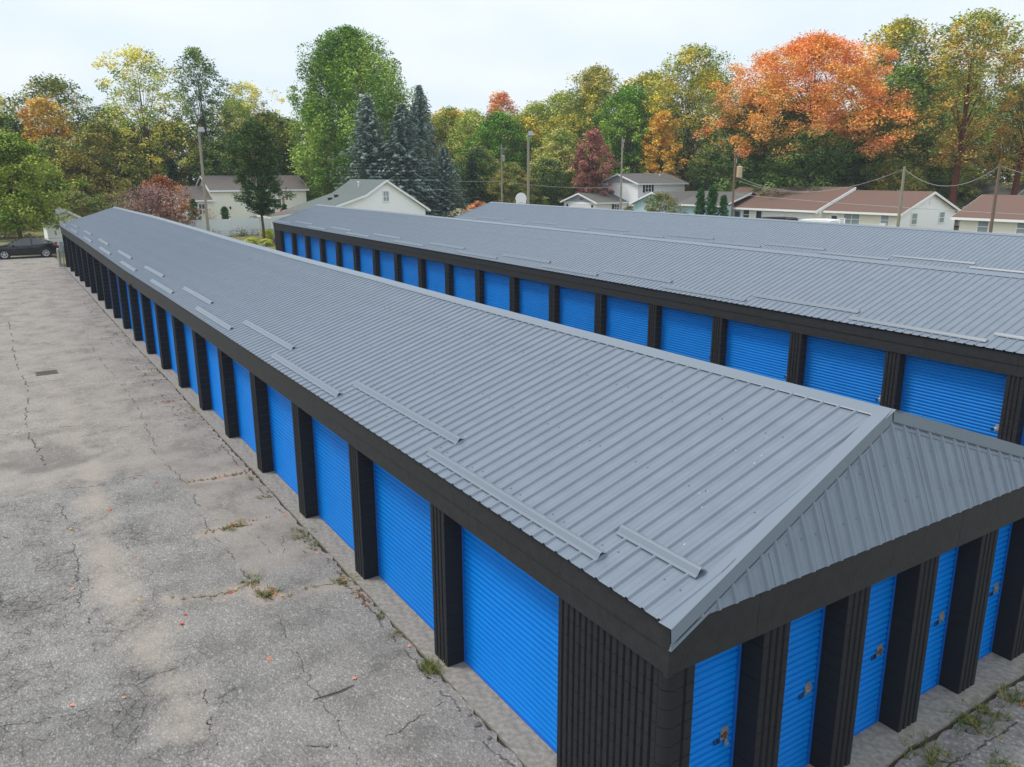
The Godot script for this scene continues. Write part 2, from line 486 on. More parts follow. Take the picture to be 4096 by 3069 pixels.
func build_ground() -> void:
	# terrain: grass to the horizon, finer grid near the yard
	var m := MB.new()
	var xs := []
	var zs := []
	for x in [-900, -400, -150, -60, -30, -14]: xs.append(float(x))
	for i in 35: xs.append(-10.0 + 2.0 * i)
	for x in [64, 80, 110, 160, 250, 450, 900]: xs.append(float(x))
	for z in [60, 30, 14]: zs.append(float(z))
	for i in 48: zs.append(10.0 - 2.0 * i)
	for z in [-90, -100, -130, -180, -260, -450, -900]: zs.append(float(z))
	for j in zs.size() - 1:
		for i in xs.size() - 1:
			var q := []
			for o in [[0, 0], [1, 0], [1, 1], [0, 1]]:
				var x: float = xs[i + o[0]]; var z: float = zs[j + o[1]]
				q.append(Vector3(x, hg(clampf(x, -60, 60), clampf(z, -110, 20)) - 0.05, z))
			m.quad(q[0], q[1], q[2], q[3])
	structure("ground", m, M.grass)
	# cracks that can be followed by eye
	var near := []
	for l in WEED_LINES: near.append([l, 0.03, 0.45])
	near.append([[[-1.62, 4.0], [-1.9, -1.0], [-1.75, -5.0], [-1.58, -7.7]], 0.018, 0.35])
	near.append([[[-1.62, -8.5], [-1.75, -11.0], [-1.6, -13.9], [-1.9, -17.0]], 0.022, 0.45])
	near.append([[[-3.1, -3.2], [-3.2, -4.5], [-3.05, -5.8]], 0.02, 0.5])
	near.append([[[-6.0, -6.6], [-4.6, -6.2], [-3.3, -6.55]], 0.02, 0.5])
	near.append([[[-4.1, -7.5], [-4.25, -9.5], [-4.05, -12.0], [-4.2, -14.6]], 0.022, 0.5])
	near.append([[[-5.2, -9.6], [-4.6, -9.5], [-4.0, -9.75]], 0.02, 0.6])
	near.append([[[-6.0, -15.0], [-4.6, -15.2], [-3.4, -14.9], [-2.2, -15.1]], 0.03, 0.5])
	near.append([[[-2.3, -3.9], [-1.2, -3.55], [-0.4, -3.75]], 0.025, 0.55])
	near.append([[[-0.9, -9.2], [-0.6, -9.9], [-0.35, -10.3]], 0.014, 0.5])
	near.append([[[-1.0, -9.4], [-1.1, -10.1], [-0.8, -10.6]], 0.014, 0.45])
	near.append([[[-0.3, -2.0], [-0.28, -5.0], [-0.26, -9.0], [-0.3, -13.0], [-0.27, -17.0]], 0.03, 0.4])
	near.append([[[-3.0, -10.6], [-2.4, -10.4], [-1.9, -10.9]], 0.014, 0.35])
	pave_sheet("asphalt_lot", -6.2, 5.2, -0.16, -17.0, 0.8, pave_texture(-6.2, 5.2, -0.16, -17.0, 1024, 2048, near), 1)
	var far_ := []
	for k in 9:
		var z := -19.2 - 3.05 * k
		far_.append([[[-3.3, z + 0.2], [-2.2, z - 0.05], [-0.3, z + 0.15]], 0.022, 0.38])
		if k % 2 == 0:
			far_.append([[[-6.0, z - 1.0], [-4.4, z - 1.2], [-3.2, z - 0.9]], 0.022, 0.38])
	far_.append([[[-4.25, -17.0], [-4.5, -21.0], [-4.2, -25.5], [-4.4, -31.0], [-4.3, -40.0]], 0.03, 0.5])
	far_.append([[[-1.75, -17.0], [-1.5, -22.0], [-1.7, -29.0], [-1.5, -37.0]], 0.02, 0.35])
	for k in 16:
		var z := -17.3 - 1.7 * k
		far_.append([[[-0.45, z], [-0.8, z - 0.8], [-0.6, z - 1.6], [-1.1, z - 2.1]], 0.022, 0.5])
	pave_sheet("asphalt_lot", -6.2, -17.0, -0.16, -45.0, 1.0, pave_texture(-6.2, -17.0, -0.16, -45.0, 512, 1536, far_), 1)
	pave_sheet("asphalt_lot", -6.2, -45.0, -0.16, -74.5, 1.5, pave_texture(-6.2, -45.0, -0.16, -74.5, 256, 768, []), 0)
	pave_sheet("asphalt_lot", -20.0, 12.0, -6.2, -74.5, 3.0, pave_texture(-20.0, 12.0, -6.2, -74.5, 256, 1024, []), 0)
	var front := [[[[1.0, 0.75], [3.5, 0.62], [6.0, 0.7], [9.0, 0.6]], 0.03, 0.4], [[[4.0, 0.4], [4.4, 1.0], [4.2, 2.0]], 0.02, 0.4]]
	pave_sheet("asphalt_lot", -0.16, 0.28, 14.0, 9.0, 0.8, pave_texture(-0.16, 0.28, 14.0, 9.0, 1024, 640, front), 2)
	pave_sheet("asphalt_lot", -6.2, 12.0, -0.16, 5.2, 2.0, pave_texture(-6.2, 12.0, -0.16, 5.2, 256, 256, []), 0)
	var plain := pave_texture(20.0, 0.0, 34.0, -60.0, 256, 512, [])
	pave_sheet("asphalt_lot", 7.62, 0.5, 14.6, -66.0, 2.0, plain, 0, -0.008)
	pave_sheet("asphalt_lot", 22.3, 0.5, 29.4, -66.0, 2.0, plain, 0, -0.008)
	pave_sheet("asphalt_lot", 14.6, 0.5, 22.3, -0.6, 1.0, plain, 0, -0.012)
	pave_sheet("asphalt_lot", 29.4, 0.5, 37.0, -0.6, 1.0, plain, 0, -0.012)
	pave_sheet("asphalt_lot", 14.0, 0.36, 46.0, 9.0, 2.0, plain, 0)
	# soil showing in the gap between paving and concrete
	var soil := MB.new()
	for k in 66:
		var za := 0.4 - k; var zb := za - 1.0
		soil.quad(Vector3(-0.7, hg(-0.7, za) - 0.032, za), Vector3(0.3, hg(0, za) - 0.032, za), Vector3(0.3, hg(0, zb) - 0.032, zb), Vector3(-0.7, hg(-0.7, zb) - 0.032, zb))
	for k in 8:
		var xa := 0.3 + k; var xb := xa + 1.0
		soil.quad(Vector3(xa, hg(xa, 0.7) - 0.031, 0.8), Vector3(xb, hg(xb, 0.7) - 0.031, 0.8), Vector3(xb, hg(xb, -0.2) - 0.031, -0.4), Vector3(xa, hg(xa, -0.2) - 0.031, -0.4))
	structure("soil_strip", soil, M.soil)
	# the street behind the rows, with a lawn verge and kerbs
	var road := mat_tex(noise_tex(0.05, rgb(120, 119, 117), rgb(132, 130, 128), 36), 0.95, 0.4)
	var st := MB.new()
	st.quad(Vector3(57, 0.315, 200), Vector3(66.5, 0.315, 200), Vector3(66.5, 0.315, -60), Vector3(57, 0.315, -60))
	st.quad(Vector3(57, 0.315, -60), Vector3(66.5, 0.315, -60), Vector3(66.5, 0.46, -72), Vector3(57, 0.46, -72))
	st.quad(Vector3(57, 0.46, -72), Vector3(66.5, 0.46, -72), Vector3(66.5, 0.46, -300), Vector3(57, 0.46, -300))
	structure("road", st, road)
	var kb := MB.new()
	for x in [56.85, 66.5]:
		kb.box(Vector3(x, 0.2, 200), Vector3(x + 0.15, 0.42, -60)); kb.box(Vector3(x, 0.3, -72), Vector3(x + 0.15, 0.57, -300))
		kb.hexa([Vector3(x, 0.2, -60), Vector3(x + 0.15, 0.2, -60), Vector3(x + 0.15, 0.3, -72), Vector3(x, 0.3, -72), Vector3(x, 0.42, -60), Vector3(x + 0.15, 0.42, -60), Vector3(x + 0.15, 0.57, -72), Vector3(x, 0.57, -72)])
	structure("kerb", kb, M.concrete)
	var mk := MB.new()
	for k in 40:
		var z := 100.0 - 8.0 * k
		if z > -56 or z < -73:
			var y := 0.32 if z > -60 else 0.465
			mk.quad(Vector3(61.7, y, z), Vector3(61.82, y, z), Vector3(61.82, y, z - 3.0), Vector3(61.7, y, z - 3.0))
	structure("lane_marking", mk, mat(rgb(214, 190, 90), 0.8))
	# drives of the houses across the street
	for z in [[-62.0, -54.0], [-94.0, -87.5]]:
		var dv := MB.new()
		var y := 0.33 if z[0] > -70 else 0.475
		dv.quad(Vector3(66.7, y, z[1]), Vector3(74.5, y, z[1]), Vector3(74.5, y, z[0]), Vector3(66.7, y, z[0]))
		structure("driveway", dv, M.concrete)

# ---------------------------------------------------------------- storage rows
const BAY := 3.0504
const PIL := 0.406
const WALL_H := 2.44
const EAVE := 2.985
const HALF := 3.8
const RIB := 0.2286
const DEPTH := 0.32
const COURSE := 0.2033
var row_g: Callable
var row_ridge: Callable
var row_near := 0.0       # how far the ridge end is set back at the near and far ends
var row_far := 0.0
var row_zn := 0.0
var row_zf := 0.0
var block_cache := {}
var door_cache := {}

func ridge1(z: float) -> float:
	var zs := [0.0, 4.5, 8.0, 15.5, 21.0, 27.0, 33.5, 42.0, 52.0, 66.0]
	var ys := [4.245, 4.215, 4.20, 4.205, 4.18, 4.215, 4.27, 4.26, 4.22, 4.18]
	var a := -z
	if a <= 0.0: return ys[0]
	for i in 9:
		if a < zs[i + 1]:
			return lerpf(ys[i], ys[i + 1], (a - zs[i]) / (zs[i + 1] - zs[i]))
	return 4.18
func ridge2(_z: float) -> float:
	return 4.26

func roof_pt(t: float, z: float, lift := 0.0) -> Vector3:   # west slope: t 0 at the eave, 1 at the ridge
	var y: float = row_g.call(z) + lerpf(EAVE, row_ridge.call(z), t)
	return Vector3(lerpf(-0.055, HALF, t), y, z) + Vector3(-0.308, 0.951, 0) * lift

func block_mesh(length: float, half_depth: float, running := false) -> ArrayMesh:
	# fluted block, front towards -x, running along -z from 0, real grooves every 10 cm
	var key := "%.3f/%.3f/%s" % [length, half_depth, running]
	if block_cache.has(key): return block_cache[key]
	var m := MB.new()
	var h := COURSE - 0.009
	var prof := []
	var cnt := maxi(1, int(round(length / 0.1016)))
	var pit := length / cnt
	for k in cnt:
		var a := k * pit
		var e0 := k == 0 and not running
		var e1 := k == cnt - 1 and not running
		prof.append(Vector2(0.004 if e0 else 0.024, a + (0.0 if e0 or k == 0 else 0.007)))
		prof.append(Vector2(0.0, a + (0.006 if e0 else 0.021)))
		prof.append(Vector2(0.0, a + pit - (0.006 if e1 else 0.021)))
		prof.append(Vector2(0.004 if e1 else 0.024, a + pit - (0.0 if e1 or k == cnt - 1 else 0.007)))
	for i in prof.size() - 1:
		var p: Vector2 = prof[i]; var q: Vector2 = prof[i + 1]
		m.quad(Vector3(q.x, 0, -q.y), Vector3(q.x, h, -q.y), Vector3(p.x, h, -p.y), Vector3(p.x, 0, -p.y))
		m.quad(Vector3(half_depth, h, -p.y), Vector3(p.x, h, -p.y), Vector3(q.x, h, -q.y), Vector3(half_depth, h, -q.y))
	m.quad(Vector3(prof[0].x, 0, 0), Vector3(prof[0].x, h, 0), Vector3(half_depth, h, 0), Vector3(half_depth, 0, 0))
	m.quad(Vector3(half_depth, 0, -length), Vector3(half_depth, h, -length), Vector3(prof[-1].x, h, -length), Vector3(prof[-1].x, 0, -length))
	block_cache[key] = m.mesh()
	return block_cache[key]
func corner_mesh() -> ArrayMesh:
	if block_cache.has("corner"): return block_cache["corner"]
	var m := MB.new()
	var h := COURSE - 0.009
	var r := 0.12
	for k in 5:
		var a := PI / 2 * k / 5.0
		var b := PI / 2 * (k + 1) / 5.0
		var p := Vector3(r - r * cos(a), 0, -r + r * sin(a)); var q := Vector3(r - r * cos(b), 0, -r + r * sin(b))
		m.quad(p, q, q + Vector3(0, h, 0), p + Vector3(0, h, 0))
		m.tri(p + Vector3(0, h, 0), q + Vector3(0, h, 0), Vector3(r, h, -r))
	block_cache["corner"] = m.mesh()
	return block_cache["corner"]

func door_meshes(w: float) -> Dictionary:
	# curtain in the plane x = 0 facing -x, running along -z from 0 to -w
	var key := "%.3f" % w
	if door_cache.has(key): return door_cache[key]
	var d := {}
	var m := MB.new()
	var pitch := 0.0858
	var prof := []
	var y := 0.03
	while y < 2.46:
		for q in [[0.0, -0.006], [0.005, 0.008], [0.016, 0.020], [0.038, 0.023], [0.058, 0.017], [0.070, 0.006], [0.0755, -0.006]]:
			prof.append(Vector2(-q[1], y + q[0]))
		y += pitch
	for i in prof.size() - 1:
		var p: Vector2 = prof[i]; var q: Vector2 = prof[i + 1]
		m.quad(Vector3(p.x, p.y, -w + 0.02), Vector3(p.x, p.y, -0.02), Vector3(q.x, q.y, -0.02), Vector3(q.x, q.y, -w + 0.02))
	d.curtain = m.mesh()
	m = MB.new()
	m.box(Vector3(-0.03, 0.02, -0.002), Vector3(-0.022, 2.46, -0.05)); m.box(Vector3(-0.022, 0.02, -0.002), Vector3(0.03, 2.46, -0.02))
	d.rail = m.mesh()
	m = MB.new()
	m.box(Vector3(-0.03, 0.005, -0.05), Vector3(0.01, 0.05, -w + 0.05))
	d.bar = m.mesh()
	door_cache[key] = d
	return d

var door_no := 0
var latch_parts := {}
func add_latch(door: Node3D, z: float, y: float, text: String, rusty: bool, padlock: bool, flip := 1.0) -> void:
	# plate with a round-shouldered top, slide bolt, hasp and the stencilled number beside it; flip -1 puts the number towards +z
	if latch_parts.is_empty():
		var m := MB.new()
		m.box(Vector3(-0.028, -0.06, -0.055), Vector3(-0.020, 0.05, 0.055))
		m.tube([Vector3(-0.020, 0.045, 0), Vector3(-0.029, 0.045, 0)], [0.055, 0.055], 14)
		latch_parts.plate = m.mesh()
		m = MB.new()
		m.tube([Vector3(-0.04, 0.0, 0.03), Vector3(-0.04, 0.0, -0.06)], [0.011, 0.011], 8)
		m.box(Vector3(-0.05, -0.035, -0.012), Vector3(-0.028, 0.03, 0.018))
		latch_parts.bolt = m.mesh()
		m = MB.new()
		m.box(Vector3(-0.07, -0.115, -0.022), Vector3(-0.045, -0.07, 0.022))
		m.tube([Vector3(-0.057, -0.07, 0.014), Vector3(-0.057, -0.045, 0.012), Vector3(-0.057, -0.038, 0.0), Vector3(-0.057, -0.045, -0.012), Vector3(-0.057, -0.07, -0.014)], [0.005, 0.005, 0.005, 0.005, 0.005], 6)
		latch_parts.padlock = m.mesh()
	var at := Vector3(0, y, z)
	var pl := part(door, "latch_plate", latch_parts.plate, M.steel, at)
	part(door, "slide_bolt", latch_parts.bolt, M.rust if rusty else M.steel, at)
	if padlock:
		part(door, "padlock", latch_parts.padlock, M.steel, at)
	if text != "":
		var tm := TextMesh.new()
		tm.text = text
		var sf := SystemFont.new()
		sf.font_names = PackedStringArray(["Droid Sans"])
		sf.font_weight = 700
		tm.font = sf
		tm.font_size = 32; tm.pixel_size = 0.0028; tm.depth = 0.003
		var o := part(door, "door_number", tm, M.ink, at + Vector3(-0.0265, -0.05, 0.115 * flip))
		o.rotation.y = -PI / 2
		o.scale = Vector3(0.78, 1.15, 1.0)
	pl.set_meta("label", "bare metal latch plate")

func add_door(row: Node3D, at: Vector3, w: float, turn: float) -> MeshInstance3D:
	var d := door_meshes(w)
	door_no += 1
	var o := part(row, "door", d.curtain, [M.blue, M.blue_b, M.blue_c, M.blue, M.blue_b][(door_no * 7) % 5], at)
	o.rotation.y = turn
	part(o, "guide_rail", d.rail, M.blue_rail)
	var r2 := part(o, "guide_rail", d.rail, M.blue_rail, Vector3(0, 0, -w))
	r2.scale = Vector3(1, 1, -1)
	part(o, "bottom_bar", d.bar, M.blue_rail)
	return o

func panel_profile() -> Array:   # [offset along the eave, height] over one 0.9144 m sheet
	var p := [[0.0, 0.0]]
	for k in 4:
		var o := 0.114 + RIB * k
		p.append([o - 0.031, 0.0]); p.append([o - 0.012, 0.026]); p.append([o + 0.012, 0.026]); p.append([o + 0.031, 0.0])
		for s in [0.076, 0.152]:
			if o + s + 0.012 < 0.9144:
				p.append([o + s - 0.011, 0.0]); p.append([o + s, 0.0035]); p.append([o + s + 0.011, 0.0])
	p.append([0.9144, 0.0])
	return p

func zclip_t(z: float) -> float:      # how far up the slope a line at z runs before the rake cuts it
	var t := 1.0
	if row_near > 0.0:
		t = minf(t, clampf((row_zn + 0.03 - z) / row_near, 0.0, 1.0))
	return t

func build_roof(row: Node3D, gmat: Material, east_detail: bool) -> void:
	var prof := panel_profile()
	var z := row_zn + 0.03
	var under := 0
	while z > row_zf - row_far - 0.02:
		var m := MB.new()
		for i in prof.size() - 1:
			var za: float = z - prof[i][0]; var zb: float = z - prof[i + 1][0]
			if zb < row_zf - row_far: break
			var ta := zclip_t(za); var tb := zclip_t(zb)
			var e0 := 0.0
			if ta <= 0.001 and tb <= 0.001: continue
			m.quad(roof_pt(e0, zb, prof[i + 1][1]), roof_pt(e0, za, prof[i][1]), roof_pt(ta, za, prof[i][1]), roof_pt(tb, zb, prof[i + 1][1]))
		if m.v.size() > 0:
			part(row, "roof_panel", m, gmat)
		z -= 0.9144
		under += 1
	# east slope, out of sight: one plain sheet
	var e := MB.new()
	var k := row_zn
	while k > row_zf:
		var kb := maxf(k - 3.0, row_zf)
		var a := roof_pt(1.0, k); var b := roof_pt(1.0, kb)
		var c := Vector3(HALF * 2.0 + 0.055, row_g.call(k) + EAVE, k); var d := Vector3(HALF * 2.0 + 0.055, row_g.call(kb) + EAVE, kb)
		if k == row_zn: a.z -= row_near
		e.quad(a, c, d, b)
		k = kb
	part(row, "rear_roof", e, gmat)
	# ridge caps in 3 m lengths, standing on the ribs so that the gap below them is dark
	k = row_zn - row_near + 0.12
	while k > row_zf - row_far:
		var kb := maxf(k - 3.05, row_zf - row_far - 0.02)
		var m := MB.new()
		var tk := 1.0 - 0.17 / 4.05
		var a0 := roof_pt(tk, k, 0.025); var b0 := roof_pt(tk, kb + 0.0, 0.025)
		var a1 := Vector3(HALF, a0.y + 0.068, k); var b1 := Vector3(HALF, b0.y + 0.068, kb)
		var a2 := Vector3(2 * HALF - a0.x, a0.y, k); var b2 := Vector3(2 * HALF - b0.x, b0.y, kb)
		var dn := Vector3(-0.012, -0.012, 0)
		m.quad(b0, a0, a1, b1); m.quad(b1, a1, a2, b2)
		m.quad(b0 + dn, a0 + dn, a0, b0)
		part(row, "ridge_cap", m, M.trim)
		k = kb

func fascia_run(row: Node3D, fm: Material) -> void:
	var k := row_zn
	while k > row_zf + 0.01:
		var kb := maxf(k - 3.66, row_zf)
		for half in 2:
			var m := MB.new()
			var y0 := WALL_H + 0.255 * half - (0.004 if half == 0 else 0.0)
			var y1 := y0 + 0.253
			var xo := -0.014 * half
			var zs := [k - 0.002]
			for i in range(1, GZ.size()):
				if -GZ[i] < k - 0.1 and -GZ[i] > kb + 0.1: zs.append(-GZ[i])
			zs.append(kb + 0.002)
			for i in zs.size() - 1:
				var ga: float = row_g.call(zs[i]); var gb: float = row_g.call(zs[i + 1])
				m.hexa([Vector3(xo, y0 + ga, zs[i]), Vector3(0.05, y0 + ga, zs[i]), Vector3(0.05, y0 + gb, zs[i + 1]), Vector3(xo, y0 + gb, zs[i + 1]),
					Vector3(xo, y1 + ga, zs[i]), Vector3(0.05, y1 + ga, zs[i]), Vector3(0.05, y1 + gb, zs[i + 1]), Vector3(xo, y1 + gb, zs[i + 1])])
			part(row, "fascia_board", m, fm)
		k = kb
	# lintel soffit behind the fascia
	var s := MB.new()
	k = row_zn - 0.1
	while k > row_zf + 0.1:
		var kb := maxf(k - 4.0, row_zf + 0.1)
		var ga: float = row_g.call(k); var gb: float = row_g.call(kb)
		s.hexa([Vector3(0.051, WALL_H + 0.003 + ga, k), Vector3(0.6, WALL_H + 0.003 + ga, k), Vector3(0.6, WALL_H + 0.003 + gb, kb), Vector3(0.051, WALL_H + 0.003 + gb, kb),
			Vector3(0.051, EAVE - 0.06 + ga, k), Vector3(0.6, EAVE - 0.06 + ga, k), Vector3(0.6, EAVE - 0.06 + gb, kb), Vector3(0.051, EAVE - 0.06 + gb, kb)])
		k = kb
	part(row, "lintel", s, M.wall_dark)

func block_column(row: Node3D, za: float, zb: float, joined: MB) -> void:   # a stretch of fluted wall on the west face, za nearer than zb
	var base: float = row_g.call((za + zb) * 0.5)
	var core := MB.new()
	core.box(Vector3(0.05, base - 0.1, za - 0.012), Vector3(DEPTH + 0.02, base + WALL_H - 0.002, zb + 0.012))
	part(row, "mortar_bed", core, M.mortar)
	for c in 12:
		var y := base + c * COURSE + 0.004
		var z := za
		var first := true
		while z > zb + 0.02:
			var l := PIL
			if za - zb > 0.5 and first and c % 2 == 1: l = PIL * 0.5
			first = false
			if z - l < zb + 0.06: l = z - zb
			var ms := block_mesh(snappedf(l - 0.001, 0.001), DEPTH, za - zb > 0.5)
			var at := Vector3(0.018, y, z - 0.0005)
			if joined == null:
				part(row, "block", ms, M.block, at)
			else:
				var arr := ms.surface_get_arrays(0)
				for q in (arr[Mesh.ARRAY_VERTEX] as PackedVector3Array):
					joined.v.append(q + at); joined.c.append(Color.WHITE); joined.uv.append(Vector2.ZERO)
				joined.n.append_array(arr[Mesh.ARRAY_NORMAL])
			z -= l

func guards(row: Node3D, list: Array) -> void:
	for q in list:     # [z near, z far, x up the roof]
		var m := MB.new()
		var steps := maxi(1, int((q[0] - q[1]) / 1.3))
		for s in steps:
			var za := lerpf(q[0], q[1], float(s) / steps); var zb := lerpf(q[0], q[1], float(s + 1) / steps)
			var P := func(dx: float, up: float, z: float) -> Vector3:
				return roof_pt((q[2] + dx + 0.055) / (HALF + 0.055), z, up)
			# bent sheet: lower foot, face, lip, upper foot
			var pr := [[-0.05, 0.021], [-0.045, 0.026], [-0.02, 0.030], [0.025, 0.068], [0.048, 0.074], [0.055, 0.058], [0.1, 0.024]]
			for i in pr.size() - 1:
				m.quad(P.call(pr[i][0], pr[i][1], zb), P.call(pr[i][0], pr[i][1], za), P.call(pr[i + 1][0], pr[i + 1][1], za), P.call(pr[i + 1][0], pr[i + 1][1], zb))
		part(row, "snow_guard", m, M.trim)

func storage_row(label: String, x0: float, zn: float, zf: float, g: Callable, ridge: Callable, near: float, far_: float) -> Node3D:
	row_g = g; row_ridge = ridge; row_zn = zn; row_zf = zf; row_near = near; row_far = far_
	return thing("storage_building", label, "storage building", Vector3(x0, 0, 0), "rows of storage units")

func shell(row: Node3D, x_in: float) -> void:   # plain walls on the sides that are not modelled block by block
	var m := MB.new()
	var k := row_zn - 0.35
	while k > row_zf + 0.3:
		var kb := maxf(k - 4.0, row_zf + 0.3)
		var ga: float = row_g.call(k); var gb: float = row_g.call(kb)
		m.hexa([Vector3(HALF * 2 - 0.25, ga - 0.3, k), Vector3(HALF * 2 - 0.03, ga - 0.3, k), Vector3(HALF * 2 - 0.03, gb - 0.3, kb), Vector3(HALF * 2 - 0.25, gb - 0.3, kb),
			Vector3(HALF * 2 - 0.25, ga + EAVE - 0.03, k), Vector3(HALF * 2 - 0.03, ga + EAVE - 0.03, k), Vector3(HALF * 2 - 0.03, gb + EAVE - 0.03, kb), Vector3(HALF * 2 - 0.25, gb + EAVE - 0.03, kb)])
		k = kb
	part(row, "rear_wall", m, M.wall_dark)
	# far end: block wall below, sheeted gable above, with rake trims
	var e := MB.new()
	var gf: float = row_g.call(row_zf)
	e.box(Vector3(0.03, gf - 0.3, row_zf + 0.2), Vector3(HALF * 2 - 0.03, gf + EAVE - 0.03, row_zf + 0.02))
	e.tri(Vector3(HALF * 2, gf + EAVE - 0.02, row_zf + 0.02), Vector3(0, gf + EAVE - 0.02, row_zf + 0.02), Vector3(HALF, gf + row_ridge.call(row_zf) - 0.02, row_zf - row_far + 0.02))
	part(row, "far_wall", e, M.wall_dark)
	for s in 2:
		var t := MB.new()
		var a := roof_pt(0.0, row_zf, 0.03); var b := roof_pt(1.0, row_zf - row_far, 0.03)
		if s == 1:
			a.x = 2 * HALF - a.x; b.x = 2 * HALF - b.x
		var w := Vector3(0, 0, 0.13)
		var f := Vector3(0, -0.13, -0.01)
		if s == 0: t.quad(a, a + w, b + w, b)
		else: t.quad(b, b + w, a + w, a)
		t.quad(a + f, a, b, b + f)
		part(row, "rake_trim", t, M.trim)

func build_storage_rows() -> void:
	# ------------------------------------------------ first row, with the gable end in view
	var row := storage_row("storage row showing its sheeted grey end gable and narrow doors 136 to 140", 0.0, 0.0, -62.95, g1, ridge1, 0.5, 0.5)
	build_roof(row, M.roof, true)
	fascia_run(row, M.fascia)
	shell(row, DEPTH)
	var rest := MB.new()
	block_column(row, -0.125, -1.751, null)
	for i in 20:
		var zp := -(4.3954 + BAY * i)
		block_column(row, zp, zp - PIL, null if i < 13 else rest)
	stuff(part(row, "far_blocks", rest, M.block))
	for i in 20:
		var za := -1.751 - BAY * i
		var w := BAY - PIL
		var d := add_door(row, Vector3(DEPTH, g1(za - w * 0.5), za), w, 0.0)
		if i < 8:
			add_latch(d, -0.18, 1.02, "", i % 3 == 1, false, -1.0)
	var gl := [[-0.21, -1.38, 0.56]]
	for k in 17:
		gl.append([-1.2 - 3.665 * k, -5.04 - 3.665 * k, 0.15 if k % 2 == 0 else 0.54])
	guards(row, gl)
	# ---- gable end
	var gx := [1.344, 1.344 + 1.3778, 1.344 + 2 * 1.3778, 1.344 + 3 * 1.3778]
	var spans := [[0.125, 0.375]]
	for x in gx: spans.append([x, x + PIL])
	spans.append([6.855, 7.475])
	for s in spans:
		var base := hg(s[0], 0.0)
		var core := MB.new()
		core.box(Vector3(s[0] + 0.012, base - 0.1, -0.05), Vector3(s[1] - 0.012, WALL_H - 0.002, -DEPTH - 0.02))
		part(row, "mortar_bed", core, M.mortar)
		for c in 12:
			var yb := lerpf(base, 0.0, float(c) / 12.0)
			var x: float = s[0]
			while x < s[1] - 0.02:
				var l := minf(PIL, s[1] - x)
				var o := part(row, "block", block_mesh(snappedf(l - 0.001, 0.001), DEPTH), M.block, Vector3(x + l - 0.0005, yb + c * COURSE + 0.004, -0.018))
				o.rotation.y = PI / 2
				x += l
	for c in 12:
		part(row, "corner_block", corner_mesh(), M.block, Vector3(0.005, c * COURSE + 0.004, -0.005))
		var o := part(row, "corner_block", corner_mesh(), M.block, Vector3(HALF * 2 - 0.005, c * COURSE + 0.004, -0.005))
		o.rotation.y = PI / 2
	var cc := MB.new()
	cc.box(Vector3(0.06, -0.1, -0.06), Vector3(0.2, WALL_H, -0.2)); cc.box(Vector3(HALF * 2 - 0.2, -0.1, -0.04), Vector3(HALF * 2 - 0.06, WALL_H, -0.2))
	part(row, "mortar_bed", cc, M.mortar)
	var numbers := ["136", "137", "138", "139", "140"]
	for i in 5:
		var xa: float = 0.375 if i == 0 else gx[i - 1] + PIL
		var xb: float = gx[i] if i < 4 else 6.855
		var d := add_door(row, Vector3(xb, hg(xa, 0) * 0.8, -DEPTH), snappedf(xb - xa, 0.001), PI / 2)
		d.set_meta("label", "narrow blue roll-up door numbered " + numbers[i])
		add_latch(d, -0.17, 1.12, numbers[i], i == 0 or i == 2, i == 0, -1.0)
	# fascia of the gable end, in lengths, two boards high
	var cuts := [0.0, 1.19, 4.85, HALF * 2]
	for i in 3:
		for half in 2:
			var m := MB.new()
			var y0 := WALL_H + 0.255 * half - (0.004 if half == 0 else 0.0)
			m.box(Vector3(cuts[i] + (0.0505 if i == 0 else 0.0025), y0, 0.014 * half), Vector3(cuts[i + 1] - 0.0025, y0 + 0.253, -0.05))
			part(row, "fascia_board", m, M.fascia)
	var ct := MB.new()
	ct.box(Vector3(-0.024, WALL_H - 0.006, 0.024), Vector3(0.045, WALL_H + 0.51, -0.04))
	part(row, "corner_trim", ct, M.fascia)
	var li := MB.new()
	li.box(Vector3(0.1, WALL_H + 0.003, -0.051), Vector3(7.5, EAVE - 0.06, -0.6))
	part(row, "lintel", li, M.wall_dark)
	# sheeted gable leaning back from the fascia to the ridge end
	var gy0 := 2.945
	var gyr := ridge1(0.0) - 0.035
	var gp := panel_profile()
	var GP := func(x: float, y: float, up: float) -> Vector3:
		return Vector3(x, y, 0.03 - 0.5 * (y - gy0) / (gyr - gy0)) + Vector3(0, 0.36, 0.93) * up
	var x := 0.02 - 0.9144 * 0.5
	while x < HALF * 2 - 0.05:
		var m := MB.new()
		for i in gp.size() - 1:
			var xa := clampf(x + gp[i][0], 0.04, HALF * 2 - 0.04); var xb := clampf(x + gp[i + 1][0], 0.04, HALF * 2 - 0.04)
			if xb - xa < 1e-4: continue
			var ya := lerpf(gy0, gyr, 1.0 - absf(xa - HALF) / HALF); var yb := lerpf(gy0, gyr, 1.0 - absf(xb - HALF) / HALF)
			m.quad(GP.call(xa, gy0, gp[i][1]), GP.call(xb, gy0, gp[i + 1][1]), GP.call(xb, yb, gp[i + 1][1]), GP.call(xa, ya, gp[i][1]))
			if xa < HALF and xb > HALF:
				m.tri(GP.call(xa, ya, gp[i][1]), GP.call(xb, yb, gp[i + 1][1]), GP.call(HALF, gyr, gp[i][1]))
		# lapped edge of the sheet
		var xe := clampf(x + 0.9144, 0.04, HALF * 2 - 0.04)
